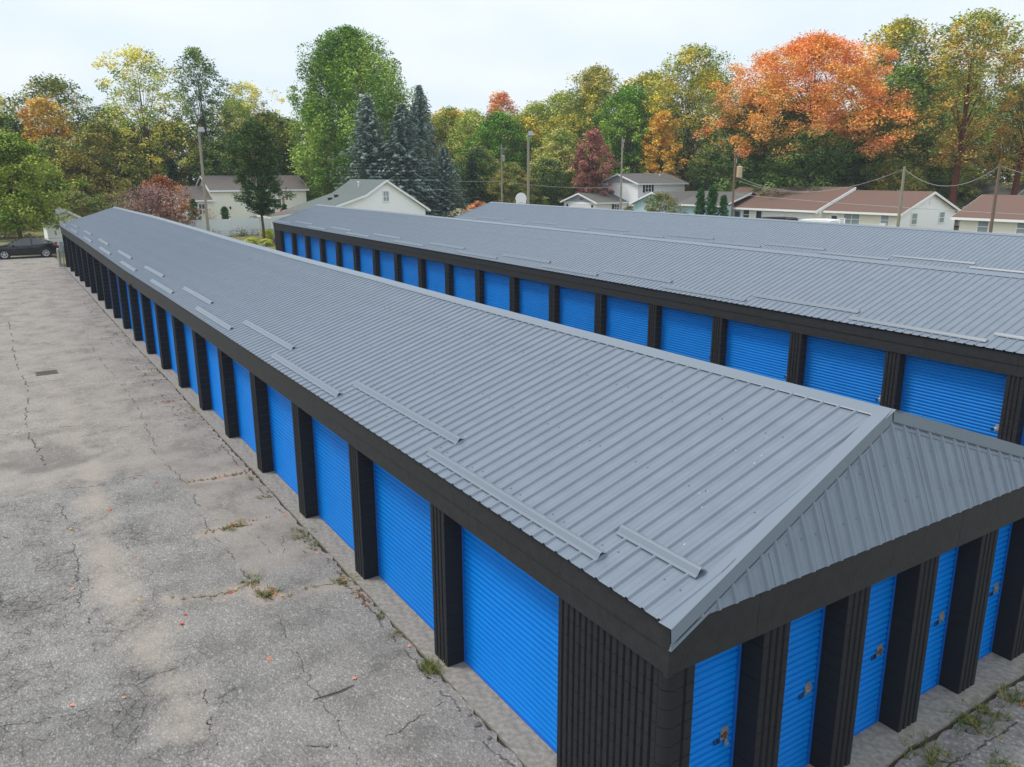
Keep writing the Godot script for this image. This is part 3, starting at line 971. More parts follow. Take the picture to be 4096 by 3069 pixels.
		if xe < HALF * 2 - 0.1:
			var ye := lerpf(gy0, gyr, 1.0 - absf(xe - HALF) / HALF)
			m.quad(GP.call(xe - 0.004, gy0, 0.0), GP.call(xe, gy0, 0.008), GP.call(xe, ye, 0.008), GP.call(xe - 0.004, ye, 0.0))
			m.quad(GP.call(xe, gy0, 0.008), GP.call(xe + 0.004, gy0, 0.001), GP.call(xe + 0.004, ye, 0.001), GP.call(xe, ye, 0.008))
		if m.v.size() > 0:
			part(row, "gable_panel", m, M.gable)
		x += 0.9144
	# rake trims
	for s in 2:
		var t := MB.new()
		var A := func(q: float, back: float, up: float) -> Vector3:
			var p := Vector3(lerpf(-0.075, HALF, q), lerpf(EAVE - 0.02, ridge1(0.0) + 0.005, q), lerpf(0.095, -0.415, q))
			p += Vector3(-0.308, 0.951, 0) * up + Vector3(0, 0, -back)
			if s == 1: p.x = 2 * HALF - p.x
			return p
		var steps := 4
		for k in steps:
			var q0 := float(k) / steps; var q1 := float(k + 1) / steps
			var w0 := 0.17; var w1 := 0.17
			var quads := [[A.call(q0, w0, 0.022), A.call(q0, 0.0, 0.034), A.call(q1, 0.0, 0.034), A.call(q1, w1, 0.022)],
				[A.call(q0, 0.0, 0.034) + Vector3(0, -0.15, 0.012), A.call(q1, 0.0, 0.034) + Vector3(0, -0.15, 0.012), A.call(q1, 0.0, 0.034), A.call(q0, 0.0, 0.034)],
				[A.call(q0, 0.0, 0.034) + Vector3(0, -0.17, -0.012), A.call(q1, 0.0, 0.034) + Vector3(0, -0.17, -0.012), A.call(q1, 0.0, 0.034) + Vector3(0, -0.15, 0.012), A.call(q0, 0.0, 0.034) + Vector3(0, -0.15, 0.012)]]
			for q in quads:
				if s == 0: t.quad(q[0], q[1], q[2], q[3])
				else: t.quad(q[3], q[2], q[1], q[0])
		part(row, "rake_trim", t, M.trim)
		# batten under the trim
		var b := MB.new()
		for k in steps:
			var q0 := float(k) / steps; var q1 := float(k + 1) / steps
			var o := Vector3(0, -0.19, -0.012)
			var p0: Vector3 = A.call(q0, 0.0, 0.034) + o; var p1: Vector3 = A.call(q1, 0.0, 0.034) + o
			var dz := Vector3(0, 0, 0.018); var dy := Vector3(0, -0.03, 0.008)
			b.quad(p0 + dy + dz, p1 + dy + dz, p1 + dz, p0 + dz); b.quad(p0 + dz, p1 + dz, p1, p0)
			b.quad(p0 + dy - dz, p1 + dy - dz, p1 + dy + dz, p0 + dy + dz)
		part(row, "rake_batten", b, M.gable)
	# screws on roof and gable
	var sc := MB.new()
	var rz := -0.17
	var kk := 0
	while rz > -34.0:
		for t in [0.10, 0.42, 0.74]:
			if zclip_t(rz - 0.05) > t + 0.05 and kk % 4 < 2:
				var o := roof_pt(t + 0.004 * sin(kk * 2.1), rz - 0.055, 0.004)
				var s := 0.007
				sc.box(o - Vector3(s, 0.003, s), o + Vector3(s, 0.006, s))
		rz -= RIB
		kk += 1
	stuff(part(row, "gable_screws", sc, M.trim))
	sc = MB.new()
	var xx := 0.3
	kk = 0
	while xx < 7.3:
		for yy in [gy0 + 0.33, gy0 + 0.75]:
			if yy < lerpf(gy0, gyr, 1.0 - absf(xx - HALF) / HALF) - 0.18:
				var o: Vector3 = GP.call(xx, yy, 0.004)
				if kk % 4 != 1: sc.box(o - Vector3(0.006, 0.006, 0.002), o + Vector3(0.006, 0.006, 0.007))
		xx += RIB if kk % 4 != 3 else RIB
		kk += 1
	stuff(part(row, "gable_screws", sc, M.trim))
	# bird droppings
	var bd := MB.new()
	var r := RandomNumberGenerator.new()
	r.seed = 88
	for k in 34:
		var t := r.randf_range(0.05, 0.95); var z := -0.6 - 16.0 * r.randf() * r.randf()
		if zclip_t(z) < t + 0.05: continue
		var o := roof_pt(t, z, 0.006)
		var s := r.randf_range(0.003, 0.007)
		bd.quad(o + Vector3(-s * 1.6, -s * 0.5, s), o + Vector3(s, s * 0.3, s * 0.8), o + Vector3(s * 1.2, s * 0.36, -s), o + Vector3(-s, -s * 0.3, -s * 0.7))
	stuff(part(row, "bird_droppings", bd, M.white_matte))
	# interior floor slab and the concrete aprons in front of the doors
	apron("west_apron", -0.12, 0.36, -1.0, -62.9, true)
	var ap := MB.new()
	for k in 14:
		var xa := 0.02 + k * 0.55; var xb := xa + 0.55 if k < 13 else 7.6
		var ya := hg(xa, 0.2) + 0.018; var yb := hg(xb, 0.2) + 0.018
		var e0 := 0.22 + 0.03 * n_fin.get_noise_2d(xa * 2, 5); var e1 := 0.22 + 0.03 * n_fin.get_noise_2d(xb * 2, 5)
		ap.hexa([Vector3(xa, ya - 0.12, e0), Vector3(xb, yb - 0.12, e1), Vector3(xb, yb - 0.12, -0.4), Vector3(xa, ya - 0.12, -0.4), Vector3(xa, ya, e0), Vector3(xb, yb, e1), Vector3(xb, yb, -0.4), Vector3(xa, ya, -0.4)])
	structure("concrete_apron", ap, M.concrete)
	# ------------------------------------------------ second row
	row = storage_row("middle storage row of blue doors, standing between the two other long grey roofs", 14.709, -0.45, -60.35, g2, ridge2, 0.4, 0.25)
	build_roof(row, M.roof, false)
	fascia_run(row, M.fascia2)
	shell(row, DEPTH)
	var zk := []
	for k in range(0, 20): zk.append(-31.766 + BAY * (k - 9))     # far edge of each pier
	block_column(row, -58.81, -60.33, null)
	for k in range(1, 19): block_column(row, zk[k] + PIL, zk[k], null)
	block_column(row, -0.46, zk[19], null)
	var named := {17: "45", 16: "48", 15: "50", 14: "52"}
	for k in 19:
		var za: float = zk[k + 1] 
		var w := BAY - PIL
		var d := add_door(row, Vector3(DEPTH, g2(za - w * 0.5), za), w, 0.0)
		if k >= 10:
			add_latch(d, -0.16, 1.02, named.get(k, ""), false, false, -1.0)
		if named.has(k):
			d.set_meta("label", "blue roll-up door numbered " + named[k])
	gl = [[-60.15, -60.34, 0.62]]
	for k in 17:
		gl.append([-56.4 + 3.675 * k, -60.1 + 3.675 * k, 0.18 if k % 2 == 0 else 0.56])
	gl.pop_back()
	guards(row, gl)
	var ng := MB.new()
	ng.box(Vector3(0.3, -0.2, -0.5), Vector3(7.3, EAVE - 0.1, -0.7))
	ng.tri(Vector3(0, EAVE - 0.05, -0.45), Vector3(7.6, EAVE - 0.05, -0.45), Vector3(3.8, 4.2, -0.85))
	part(row, "near_wall", ng, M.wall_dark)
	apron("middle_apron", 14.54, 15.07, -0.6, -60.3, false)
	# ------------------------------------------------ third row
	row = storage_row("storage row beside the street, only its long grey ribbed roof showing", 29.4, -0.5, -57.6, g2, ridge2, 0.4, -0.15)
	build_roof(row, M.roof, false)
	fascia_run(row, M.fascia2)
	shell(row, DEPTH)
	var fw := MB.new()
	fw.box(Vector3(0.06, -0.3, -0.6), Vector3(0.3, WALL_H, -57.3))
	part(row, "front_wall", fw, M.wall_dark)
	gl = [[-57.25, -57.5, 0.62]]
	for k in 16:
		gl.append([-53.7 + 3.675 * k, -57.4 + 3.675 * k, 0.18 if k % 2 == 0 else 0.56])
	gl.pop_back()
	guards(row, gl)

func apron(_called: String, xa: float, xb: float, za: float, zb: float, ragged: bool) -> void:
	var m := MB.new()
	var z := za
	while z > zb + 0.01:
		var zz := maxf(z - 0.61, zb)
		var y0 := hg(xa, z) + 0.018; var y1 := hg(xa, zz) + 0.018
		var e0 := xa; var e1 := xa
		if ragged:
			e0 += 0.03 * n_fin.get_noise_2d(5.0, z * 2.0); e1 += 0.03 * n_fin.get_noise_2d(5.0, zz * 2.0)
		m.hexa([Vector3(e0, y0 - 0.12, z), Vector3(xb, y0 - 0.12, z), Vector3(xb, y1 - 0.12, zz), Vector3(e1, y1 - 0.12, zz), Vector3(e0, y0, z), Vector3(xb, y0, z), Vector3(xb, y1, zz), Vector3(e1, y1, zz)])
		z = zz
	structure("concrete_apron", m, M.concrete)

# ---------------------------------------------------------------- houses
# wall of lapped boards between two plan points; hl/hr: height of the top edge at the two ends, apex optional
func siding(m: MB, a: Vector3, b: Vector3, y0: float, yl: float, yr: float, apex := [], course := 0.13) -> void:
	# outward is to the right of a->b seen from above with -z up, i.e. walking a to b the outside is on the right
	var u := (b - a)
	u.y = 0
	var L := u.length()
	u = u / L
	var nrm := Vector3(-u.z, 0, u.x)
	var ymax := maxf(yl, yr)
	if apex.size() > 0: ymax = maxf(ymax, apex[1])
	var y := y0
	while y < ymax - 0.001:
		var yt := minf(y + course, ymax)
		var f := func(yy: float) -> Array:
			var l := 0.0
			var r := L
			if apex.size() > 0:
				if yy > yl: l = apex[0] * (yy - yl) / maxf(apex[1] - yl, 0.001)
				if yy > yr: r = L - (L - apex[0]) * (yy - yr) / maxf(apex[1] - yr, 0.001)
			else:
				if yy > yl: l = L * (yy - yl) / maxf(yr - yl, 0.001)
				if yy > yr: r = L * (1.0 - (yy - yr) / maxf(yl - yr, 0.001))
			return [l, maxf(l, r)]
		var p: Array = f.call(y); var q: Array = f.call(yt)
		var o := Vector3(a.x, 0, a.z)
		var e := nrm * 0.016
		m.quad(o + u * p[0] + e + Vector3.UP * y, o + u * p[1] + e + Vector3.UP * y, o + u * q[1] + Vector3.UP * yt, o + u * q[0] + Vector3.UP * yt)
		m.quad(o + u * p[0] + Vector3.UP * y, o + u * p[1] + Vector3.UP * y, o + u * p[1] + e + Vector3.UP * y, o + u * p[0] + e + Vector3.UP * y)
		y = yt
# sloping slab from its four top corners
func slab(m: MB, a: Vector3, b: Vector3, c: Vector3, d: Vector3, th := 0.16) -> void:
	var t := Vector3(0, -th, 0)
	m.hexa([a + t, b + t, c + t, d + t, a, b, c, d])
func board(m: MB, a: Vector3, b: Vector3, h := 0.2, w := 0.05) -> void:
	var u := (b - a)
	u.y = 0
	u = u.normalized()
	var s := Vector3(-u.z, 0, u.x) * w * 0.5
	var dn := Vector3(0, -h, 0)
	m.hexa([a + s + dn, b + s + dn, b - s + dn, a - s + dn, a + s, b + s, b - s, a - s])
func window(parent: Node3D, at: Vector3, w: float, h: float, face: Vector3, bars := 1, gm: Material = null, fm: Material = null) -> MeshInstance3D:
	# at: centre on the wall; face: outward direction
	var u := Vector3(face.z, 0, -face.x)
	var fr := MB.new()
	var o := face * 0.02
	var add := func(cu: float, cy: float, su: float, sy: float, dpt: float) -> void:
		fr.obox(Transform3D(Basis(u, Vector3.UP, face), o + u * cu + Vector3.UP * cy + face * dpt * 0.5), Vector3(su, sy, dpt))
	add.call(-w * 0.5, 0.0, 0.09, h + 0.12, 0.07); add.call(w * 0.5, 0.0, 0.09, h + 0.12, 0.07)
	add.call(0.0, h * 0.5, w, 0.09, 0.068); add.call(0.0, -h * 0.5, w + 0.14, 0.1, 0.09); add.call(0.0, 0.0, w, 0.06, 0.06)
	for k in bars - 1:
		add.call(-w * 0.5 + w * (k + 1) / bars, 0.0, 0.06, h, 0.062)
	var f := part(parent, "window", fr, fm if fm else M.white, at)
	var p := MB.new()
	p.obox(Transform3D(Basis(u, Vector3.UP, face), o + face * 0.005), Vector3(w, h, 0.02))
	part(f, "pane", p, gm if gm else M.glass)
	return f
func shutter(parent: Node3D, at: Vector3, face: Vector3, m_: Material, h: float) -> void:
	var u := Vector3(face.z, 0, -face.x)
	var m := MB.new()
	m.obox(Transform3D(Basis(u, Vector3.UP, face), face * 0.045), Vector3(0.32, h, 0.05))
	for k in 8:
		m.obox(Transform3D(Basis(u, Vector3.UP, face), face * 0.075 + Vector3.UP * (-h * 0.5 + h * (k + 0.5) / 8.0)), Vector3(0.26, h / 16.0, 0.012))
	part(parent, "shutter", m, m_, at)
func air_conditioner(parent: Node3D, at: Vector3, face: Vector3) -> void:
	var u := Vector3(face.z, 0, -face.x)
	var m := MB.new()
	m.obox(Transform3D(Basis(u, Vector3.UP, face), face * 0.2), Vector3(0.6, 0.42, 0.4))
	for k in 5:
		m.obox(Transform3D(Basis(u, Vector3.UP, face), face * 0.405 + Vector3.UP * (-0.15 + 0.075 * k)), Vector3(0.5, 0.02, 0.012))
	part(parent, "air_conditioner", m, M.white_matte, at)
func house_door(parent: Node3D, at: Vector3, face: Vector3, w: float, h: float, mt: Material, panels := 0) -> void:
	var u := Vector3(face.z, 0, -face.x)
	var m := MB.new()
	m.obox(Transform3D(Basis(u, Vector3.UP, face), face * 0.03 + Vector3.UP * h * 0.5), Vector3(w, h, 0.05))
	for r in panels:
		m.obox(Transform3D(Basis(u, Vector3.UP, face), face * 0.06 + Vector3.UP * (h * (r + 0.5) / panels)), Vector3(w * 0.92, h / panels * 0.8, 0.014))
	var d := part(parent, "garage_door" if w > 2.0 else "door", m, mt, at)
	if w < 2.0:
		var g := MB.new()
		g.obox(Transform3D(Basis(u, Vector3.UP, face), face * 0.06 + Vector3.UP * h * 0.68), Vector3(w * 0.7, h * 0.45, 0.012))
		part(d, "pane", g, M.glass)
		var k := MB.new()
		k.tube([face * 0.05 + u * w * 0.38 + Vector3.UP * 1.0, face * 0.12 + u * w * 0.38 + Vector3.UP * 1.0], [0.03, 0.035], 8)
		part(d, "handle", k, M.steel)
	var fr := MB.new()
	for s in [-1.0, 1.0]:
		fr.obox(Transform3D(Basis(u, Vector3.UP, face), face * 0.04 + u * s * (w * 0.5 + 0.06) + Vector3.UP * h * 0.5), Vector3(0.1, h, 0.08))
	fr.obox(Transform3D(Basis(u, Vector3.UP, face), face * 0.04 + Vector3.UP * (h + 0.06)), Vector3(w + 0.24, 0.12, 0.082))
	part(d, "frame", fr, M.white)
func vent_pipe(parent: Node3D, at: Vector3, mt: Material, h := 0.5) -> void:
	var m := MB.new()
	m.lathe([[0.0, -0.2], [0.06, -0.2], [0.06, h], [0.12, h], [0.12, h + 0.12], [0.0, h + 0.18]], 10)
	part(parent, "vent_pipe", m, mt, at)

# simple gabled block: ridge along z (dir "z") or x, from min to max corner on plan
func gabled(called: String, label: String, x0: float, x1: float, z0: float, z1: float, base: float, eave: float, ridge: float, dir: String, wall_m: Material, roof_m: Material, over := 0.35, gable_m: Material = null) -> Node3D:
	# z0 is the far end (more negative), z1 the near end
	var t := thing(called, label, "house", Vector3(x0, base, z1))
	var w := x1 - x0
	var d := z1 - z0
	var wl := MB.new()
	var e := eave - base
	var r := ridge - base
	var A := Vector3(0, 0, -d); var B := Vector3(0, 0, 0); var C := Vector3(w, 0, 0); var D := Vector3(w, 0, -d)
	if dir == "z":
		siding(wl, A, B, 0.0, e, e); siding(wl, C, D, 0.0, e, e)
		siding(wl, B, C, 0.0, e, e, [w * 0.5, r] if gable_m == null else [])
		siding(wl, D, A, 0.0, e, e, [w * 0.5, r])
	else:
		siding(wl, B, C, 0.0, e, e); siding(wl, D, A, 0.0, e, e)
		siding(wl, A, B, 0.0, e, e, [d * 0.5, r] if gable_m == null else [])
		siding(wl, C, D, 0.0, e, e, [d * 0.5, r])
	part(t, "wall", wl, wall_m)
	if gable_m:
		var g := MB.new()
		if dir == "z": siding(g, B, C, e, e, e, [w * 0.5, r], 0.2)
		else: siding(g, A, B, e, e, e, [d * 0.5, r], 0.2)
		part(t, "gable", g, gable_m)
	var rf := MB.new()
	var fb := MB.new()
	var k := 0.12
	if dir == "z":
		var drop := (r - e) / (w * 0.5) * over
		var y0 := e - drop + k
		for s in [0, 1]:
			var xe := -over if s == 0 else w + over
			var a := Vector3(xe, y0, over); var b := Vector3(xe, y0, -d - over)
			var c := Vector3(w * 0.5, r + k, -d - over); var f := Vector3(w * 0.5, r + k, over)
			if s == 0: slab(rf, a, f, c, b, 0.1)
			else: slab(rf, f, a, b, c, 0.1)
			board(fb, a + Vector3(0, -0.015, 0), b + Vector3(0, -0.015, 0), 0.2, 0.06)
			board(fb, a + Vector3(0, -0.015, 0.02), f + Vector3(0, -0.015, 0.02), 0.22, 0.05); board(fb, b + Vector3(0, -0.015, -0.02), c + Vector3(0, -0.015, -0.02), 0.22, 0.05)
	else:
		var drop := (r - e) / (d * 0.5) * over
		var y0 := e - drop + k
		for s in [0, 1]:
			var ze := over if s == 0 else -d - over
			var a := Vector3(-over, y0, ze); var b := Vector3(w + over, y0, ze)
			var c := Vector3(w + over, r + k, -d * 0.5); var f := Vector3(-over, r + k, -d * 0.5)
			if s == 0: slab(rf, a, b, c, f, 0.1)
			else: slab(rf, b, a, f, c, 0.1)
			board(fb, a + Vector3(0, -0.015, 0), b + Vector3(0, -0.015, 0), 0.2, 0.06)
			board(fb, a + Vector3(-0.02, -0.015, 0), f + Vector3(-0.02, -0.015, 0), 0.22, 0.05); board(fb, b + Vector3(0.02, -0.015, 0), c + Vector3(0.02, -0.015, 0), 0.22, 0.05)
	part(t, "roof", rf, roof_m)
	part(t, "fascia", fb, M.white)
	return t

func build_houses() -> void:
	var FW := Vector3(-1, 0, 0)   # towards the storage rows
	var FZ := Vector3(0, 0, 1)    # towards the camera side
	# white garden shed behind the parked car
	var t := gabled("garden_shed", "small white sided shed with green roof behind the parked dark car", 0.35, 3.75, -89.5, -84.0, 0.42, 2.75, 3.75, "z", M.siding_white, M.shingle_green, 0.3)
	t.set_meta("category", "shed")
	# ---- cream house with grey roof behind the white fence: low wing and taller part
	t = gabled("cream_house", "cream sided house with grey roof and tan shutters behind the white fence", 20.9, 33.5, -115.0, -107.0, 0.45, 5.05, 6.75, "x", M.cream, M.shingle_dark, 0.35)
	window(t, Vector3(8.5, 2.75, 0), 1.1, 1.2, FZ, 1)
	shutter(t, Vector3(9.35, 2.75, 0), FZ, M.shutter_tan, 1.3)
	window(t, Vector3(6.6, 4.0, 0), 0.9, 0.9, FZ, 1); shutter(t, Vector3(5.95, 4.0, 0), FZ, M.shutter_tan, 1.0)
	var ln := MB.new()
	ln.lathe([[0.0, -0.2], [0.1, -0.15], [0.12, 0.1], [0.0, 0.22]], 8)
	part(t, "wall_lantern", ln, M.dark, Vector3(2.2, 2.3, 0.12))
	var wing := MB.new()
	siding(wing, Vector3(-3.9, 0, 0), Vector3(-0.02, 0, 0), 0.0, 3.4, 3.4); siding(wing, Vector3(-3.9, 0, -7), Vector3(-3.9, 0, 0), 0.0, 3.4, 3.4, [3.5, 4.95])
	part(t, "wing_wall", wing, M.cream)
	var wr := MB.new()
	slab(wr, Vector3(-4.25, 3.38, 0.35), Vector3(-0.02, 3.38, 0.35), Vector3(-0.02, 5.08, -3.5), Vector3(-4.25, 5.08, -3.5), 0.1)
	slab(wr, Vector3(-0.02, 3.38, -7.35), Vector3(-4.25, 3.38, -7.35), Vector3(-4.25, 5.08, -3.5), Vector3(-0.02, 5.08, -3.5), 0.1)
	part(t, "wing_roof", wr, M.shingle_dark)
	var wf := MB.new()
	board(wf, Vector3(-4.25, 3.36, 0.37), Vector3(0.35, 3.36, 0.37), 0.2); board(wf, Vector3(-4.27, 3.36, 0.35), Vector3(-4.27, 5.06, -3.5), 0.2)
	part(t, "wing_fascia", wf, M.white)
	window(t, Vector3(-2.45, 2.2, 0), 0.8, 1.35, FZ, 1); window(t, Vector3(-1.4, 2.2, 0), 0.8, 1.35, FZ, 2)
	var ac := MB.new()
	ac.box(Vector3(4.6, 0, 0.4), Vector3(5.6, 1.15, 1.3))
	part(t, "condenser", ac, M.galv)
	# ---- white saltbox house with green-grey roof
	var gx := 25.0
	t = thing("saltbox_house", "white sided saltbox house with green grey roof and one gable window", "house", Vector3(gx, 0.42, -79.0))
	var w := MB.new()
	var b := 0.0
	# gable wall in three stretches: lean-to, left slope, right slope
	siding(w, Vector3(0.2, 0, 0), Vector3(5.4, 0, 0), b, 2.65, 4.3)
	siding(w, Vector3(5.4, 0, 0), Vector3(12.65, 0, 0), b, 4.3, 2.7, [2.5, 5.85])
	siding(w, Vector3(12.65, 0, 0), Vector3(12.65, 0, -9.5), b, 2.7, 2.7); siding(w, Vector3(0.2, 0, -9.5), Vector3(0.2, 0, 0), b, 2.6, 2.6)
	siding(w, Vector3(12.65, 0, -9.5), Vector3(5.4, 0, -9.5), b, 2.7, 4.3, [4.75, 5.85]); siding(w, Vector3(5.4, 0, -9.5), Vector3(0.2, 0, -9.5), b, 4.3, 2.65)
	part(t, "wall", w, M.siding_white)
	var rf := MB.new()
	var o := 0.35
	slab(rf, Vector3(5.4, 4.42, o), Vector3(7.9, 5.98, o), Vector3(7.9, 5.98, -9.5 - o), Vector3(5.4, 4.42, -9.5 - o), 0.1)
	slab(rf, Vector3(-0.6, 2.55, o), Vector3(5.4, 4.42, o), Vector3(5.4, 4.42, -9.5 - o), Vector3(-0.6, 2.55, -9.5 - o), 0.1)
	slab(rf, Vector3(7.9, 5.98, o), Vector3(13.1, 2.7, o), Vector3(13.1, 2.7, -9.5 - o), Vector3(7.9, 5.98, -9.5 - o), 0.1)
	part(t, "roof", rf, M.shingle_green)
	var fb := MB.new()
	for q in [[Vector3(-0.6, 2.53, o + 0.02), Vector3(5.4, 4.4, o + 0.02)], [Vector3(5.4, 4.4, o + 0.02), Vector3(7.9, 5.96, o + 0.02)], [Vector3(7.9, 5.96, o + 0.02), Vector3(13.1, 2.68, o + 0.02)], [Vector3(-0.62, 2.53, o), Vector3(-0.62, 2.53, -9.8)], [Vector3(13.12, 2.68, o), Vector3(13.12, 2.68, -9.8)]]:
		board(fb, q[0], q[1], 0.24, 0.05)
	part(t, "fascia", fb, M.white)
	window(t, Vector3(7.87, 4.2, 0), 0.72, 1.12, FZ, 2, M.glass_pale)
	var lv := MB.new()
	for k in 5: lv.box(Vector3(7.75, 5.28 + 0.05 * k, 0.02), Vector3(8.05, 5.31 + 0.05 * k, 0.05))
	part(t, "louvre", lv, M.white)
	var v2 := MB.new()
	v2.box(Vector3(11.0, 1.75, 0.02), Vector3(11.5, 2.0, 0.06))
	part(t, "crawl_vent", v2, M.galv)
	vent_pipe(t, Vector3(6.6, 5.25, -4.5), M.white, 0.35)
	for p in [[3.4, 3.8, -5.2], [4.3, 4.1, -5.6]]:
		var hv := MB.new()
		hv.box(Vector3(-0.18, -0.1, -0.18), Vector3(0.18, 0.16, 0.18)); hv.box(Vector3(-0.24, 0.16, -0.24), Vector3(0.24, 0.2, 0.24))
		part(t, "roof_vent", hv, M.shutter_black, Vector3(p[0], p[1] + 0.02, p[2]))
	# lean-to porch roof at its west side
	var po := MB.new()
	slab(po, Vector3(-4.6, 2.35, -1.0), Vector3(-0.7, 2.75, -1.0), Vector3(-0.7, 2.75, -6.0), Vector3(-4.6, 2.35, -6.0), 0.12)
	part(t, "porch_roof", po, M.shingle_dark)
	var pf := MB.new()
	board(pf, Vector3(-4.62, 2.33, -0.98), Vector3(-0.7, 2.73, -0.98), 0.2); board(pf, Vector3(-4.62, 2.33, -1.0), Vector3(-4.62, 2.33, -6.0), 0.2)
	part(t, "porch_fascia", pf, M.white)
	for z in [-1.2, -5.8]:
		var pp := MB.new()
		pp.box(Vector3(-4.55, 0, z - 0.06), Vector3(-4.43, 2.2, z + 0.06))
		part(t, "porch_post", pp, M.white)
	# ---- white two-storey house and its low garage across the street
	t = gabled("two_storey_house", "white two storey house with grey gable and black shutters", 74.0, 83.0, -92.6, -84.2, 0.45, 5.6, 6.85, "x", M.siding_white, M.shingle_grey, 0.4, M.grey_gable)
	window(t, Vector3(1.85, 4.45, 0), 1.15, 1.05, FZ, 2)
	shutter(t, Vector3(1.02, 4.45, 0), FZ, M.shutter_black, 1.15); shutter(t, Vector3(2.68, 4.45, 0), FZ, M.shutter_black, 1.15)
	vent_pipe(t, Vector3(6.4, 5.75, -2.6), M.white)
	t = gabled("garage", "low white garage with a pale blue numbered gable", 68.5, 74.0, -94.4, -86.5, 0.45, 3.0, 4.15, "x", M.siding_white, M.shingle_grey, 0.4, M.grey_gable)
	t.set_meta("category", "garage")
	house_door(t, Vector3(0, 0, -3.9), FW, 4.8, 2.2, M.white_matte, 4)
	window(t, Vector3(3.55, 1.75, 0), 0.9, 0.95, FZ, 2); shutter(t, Vector3(2.85, 1.75, 0), FZ, M.shutter_black, 1.05); shutter(t, Vector3(4.25, 1.75, 0), FZ, M.shutter_black, 1.05)
	for z in [-1.0, -6.9]:
		var lp := MB.new()
		lp.lathe([[0.0, -0.22], [0.1, -0.14], [0.13, 0.12], [0.0, 0.24]], 8)
		part(t, "wall_lantern", lp, M.dark, Vector3(-0.14, 2.0, z))
	var tm := TextMesh.new()
	tm.text = "9237"; tm.font_size = 32; tm.pixel_size = 0.012; tm.depth = 0.02
	var tn := part(t, "house_number", tm, M.wall_dark, Vector3(-0.03, 2.95, -3.6))
	tn.rotation.y = -PI / 2
	# ---- pale blue house
	t = gabled("pale_blue_house", "pale blue sided house with grey shingle roof beside the garage", 70.0, 80.0, -80.5, -72.6, 0.42, 3.1, 4.5, "x", M.lightblue, M.shingle_grey, 0.4)
	var wg := MB.new()
	siding(wg, Vector3(0.9, 0, 2.6), Vector3(0.9, 0, 7.3), 0.0, 2.7, 2.7); siding(wg, Vector3(0.9, 0, 7.3), Vector3(10, 0, 7.3), 0.0, 2.7, 2.7)
	siding(wg, Vector3(0.9, 0, 0.02), Vector3(0.9, 0, 2.6), 0.0, 2.7, 2.7)
	part(t, "wing_wall", wg, M.lightblue)
	var wgr := MB.new()
	slab(wgr, Vector3(0.5, 2.75, 7.7), Vector3(5.4, 4.25, 7.7), Vector3(5.4, 4.25, -0.3), Vector3(0.5, 2.75, -0.3), 0.1); slab(wgr, Vector3(5.4, 4.25, 7.7), Vector3(10.4, 2.75, 7.7), Vector3(10.4, 2.75, -0.3), Vector3(5.4, 4.25, -0.3), 0.1)
	part(t, "wing_roof", wgr, M.shingle_grey)
	var wgf := MB.new()
	board(wgf, Vector3(0.48, 2.73, 7.7), Vector3(0.48, 2.73, -0.3), 0.2); board(wgf, Vector3(0.5, 2.73, 7.72), Vector3(5.4, 4.23, 7.72), 0.22)
	part(t, "wing_fascia", wgf, M.white)
	window(t, Vector3(0.9, 1.75, 5.6), 0.75, 1.2, FW, 1, M.glass_pale)
	vent_pipe(t, Vector3(3.0, 3.5, 4.0), M.white)
	# ---- long brown-roofed ranch house: two units, garages between
	t = thing("ranch_house", "long brown roofed ranch house with a cream gable end and two garage doors", "house", Vector3(74.0, 0.33, -44.2))
	w = MB.new()
	siding(w, Vector3(0, 0, -9.0), Vector3(0, 0, 0), 0.0, 2.65, 2.65); siding(w, Vector3(-1.0, 0, -25.2), Vector3(-1.0, 0, -9.0), 0.0, 2.65, 2.65)
	siding(w, Vector3(-1.0, 0, -9.0), Vector3(0, 0, -9.0), 0.0, 2.65, 2.65)
	var gw := MB.new()
	siding(gw, Vector3(0, 0, 0), Vector3(10.2, 0, 0), 0.0, 2.65, 2.65, [5.1, 4.55])
	part(t, "gable_wall", gw, M.siding_white)
	siding(w, Vector3(10.2, 0, 0), Vector3(10.2, 0, -25.2), 0.0, 2.65, 2.65); siding(w, Vector3(10.2, 0, -25.2), Vector3(-1.0, 0, -25.2), 0.0, 2.65, 2.65, [5.6, 4.7])
	part(t, "wall", w, M.cream)
	rf = MB.new()
	slab(rf, Vector3(-0.5, 2.6, 0.4), Vector3(5.1, 4.7, 0.4), Vector3(5.1, 4.7, -9.0), Vector3(-0.5, 2.6, -9.0), 0.1); slab(rf, Vector3(5.1, 4.7, 0.4), Vector3(10.7, 2.6, 0.4), Vector3(10.7, 2.6, -9.0), Vector3(5.1, 4.7, -9.0), 0.1)
	slab(rf, Vector3(-1.55, 2.6, -9.0), Vector3(5.1, 5.05, -9.0), Vector3(5.1, 5.05, -17.5), Vector3(-1.55, 2.6, -17.5), 0.1); slab(rf, Vector3(5.1, 5.05, -9.0), Vector3(10.7, 2.6, -9.0), Vector3(10.7, 2.6, -17.5), Vector3(5.1, 5.05, -17.5), 0.1)
	slab(rf, Vector3(-1.55, 2.6, -17.5), Vector3(4.6, 4.87, -17.5), Vector3(4.6, 4.87, -25.6), Vector3(-1.55, 2.6, -25.6), 0.1); slab(rf, Vector3(4.6, 4.87, -17.5), Vector3(10.7, 2.6, -17.5), Vector3(10.7, 2.6, -25.6), Vector3(4.6, 4.87, -25.6), 0.1)
	part(t, "roof", rf, M.shingle_red)
	fb = MB.new()
	board(fb, Vector3(-0.52, 2.58, 0.4), Vector3(-0.52, 2.58, -8.9), 0.22); board(fb, Vector3(-1.57, 2.58, -9.0), Vector3(-1.57, 2.58, -25.6), 0.22)
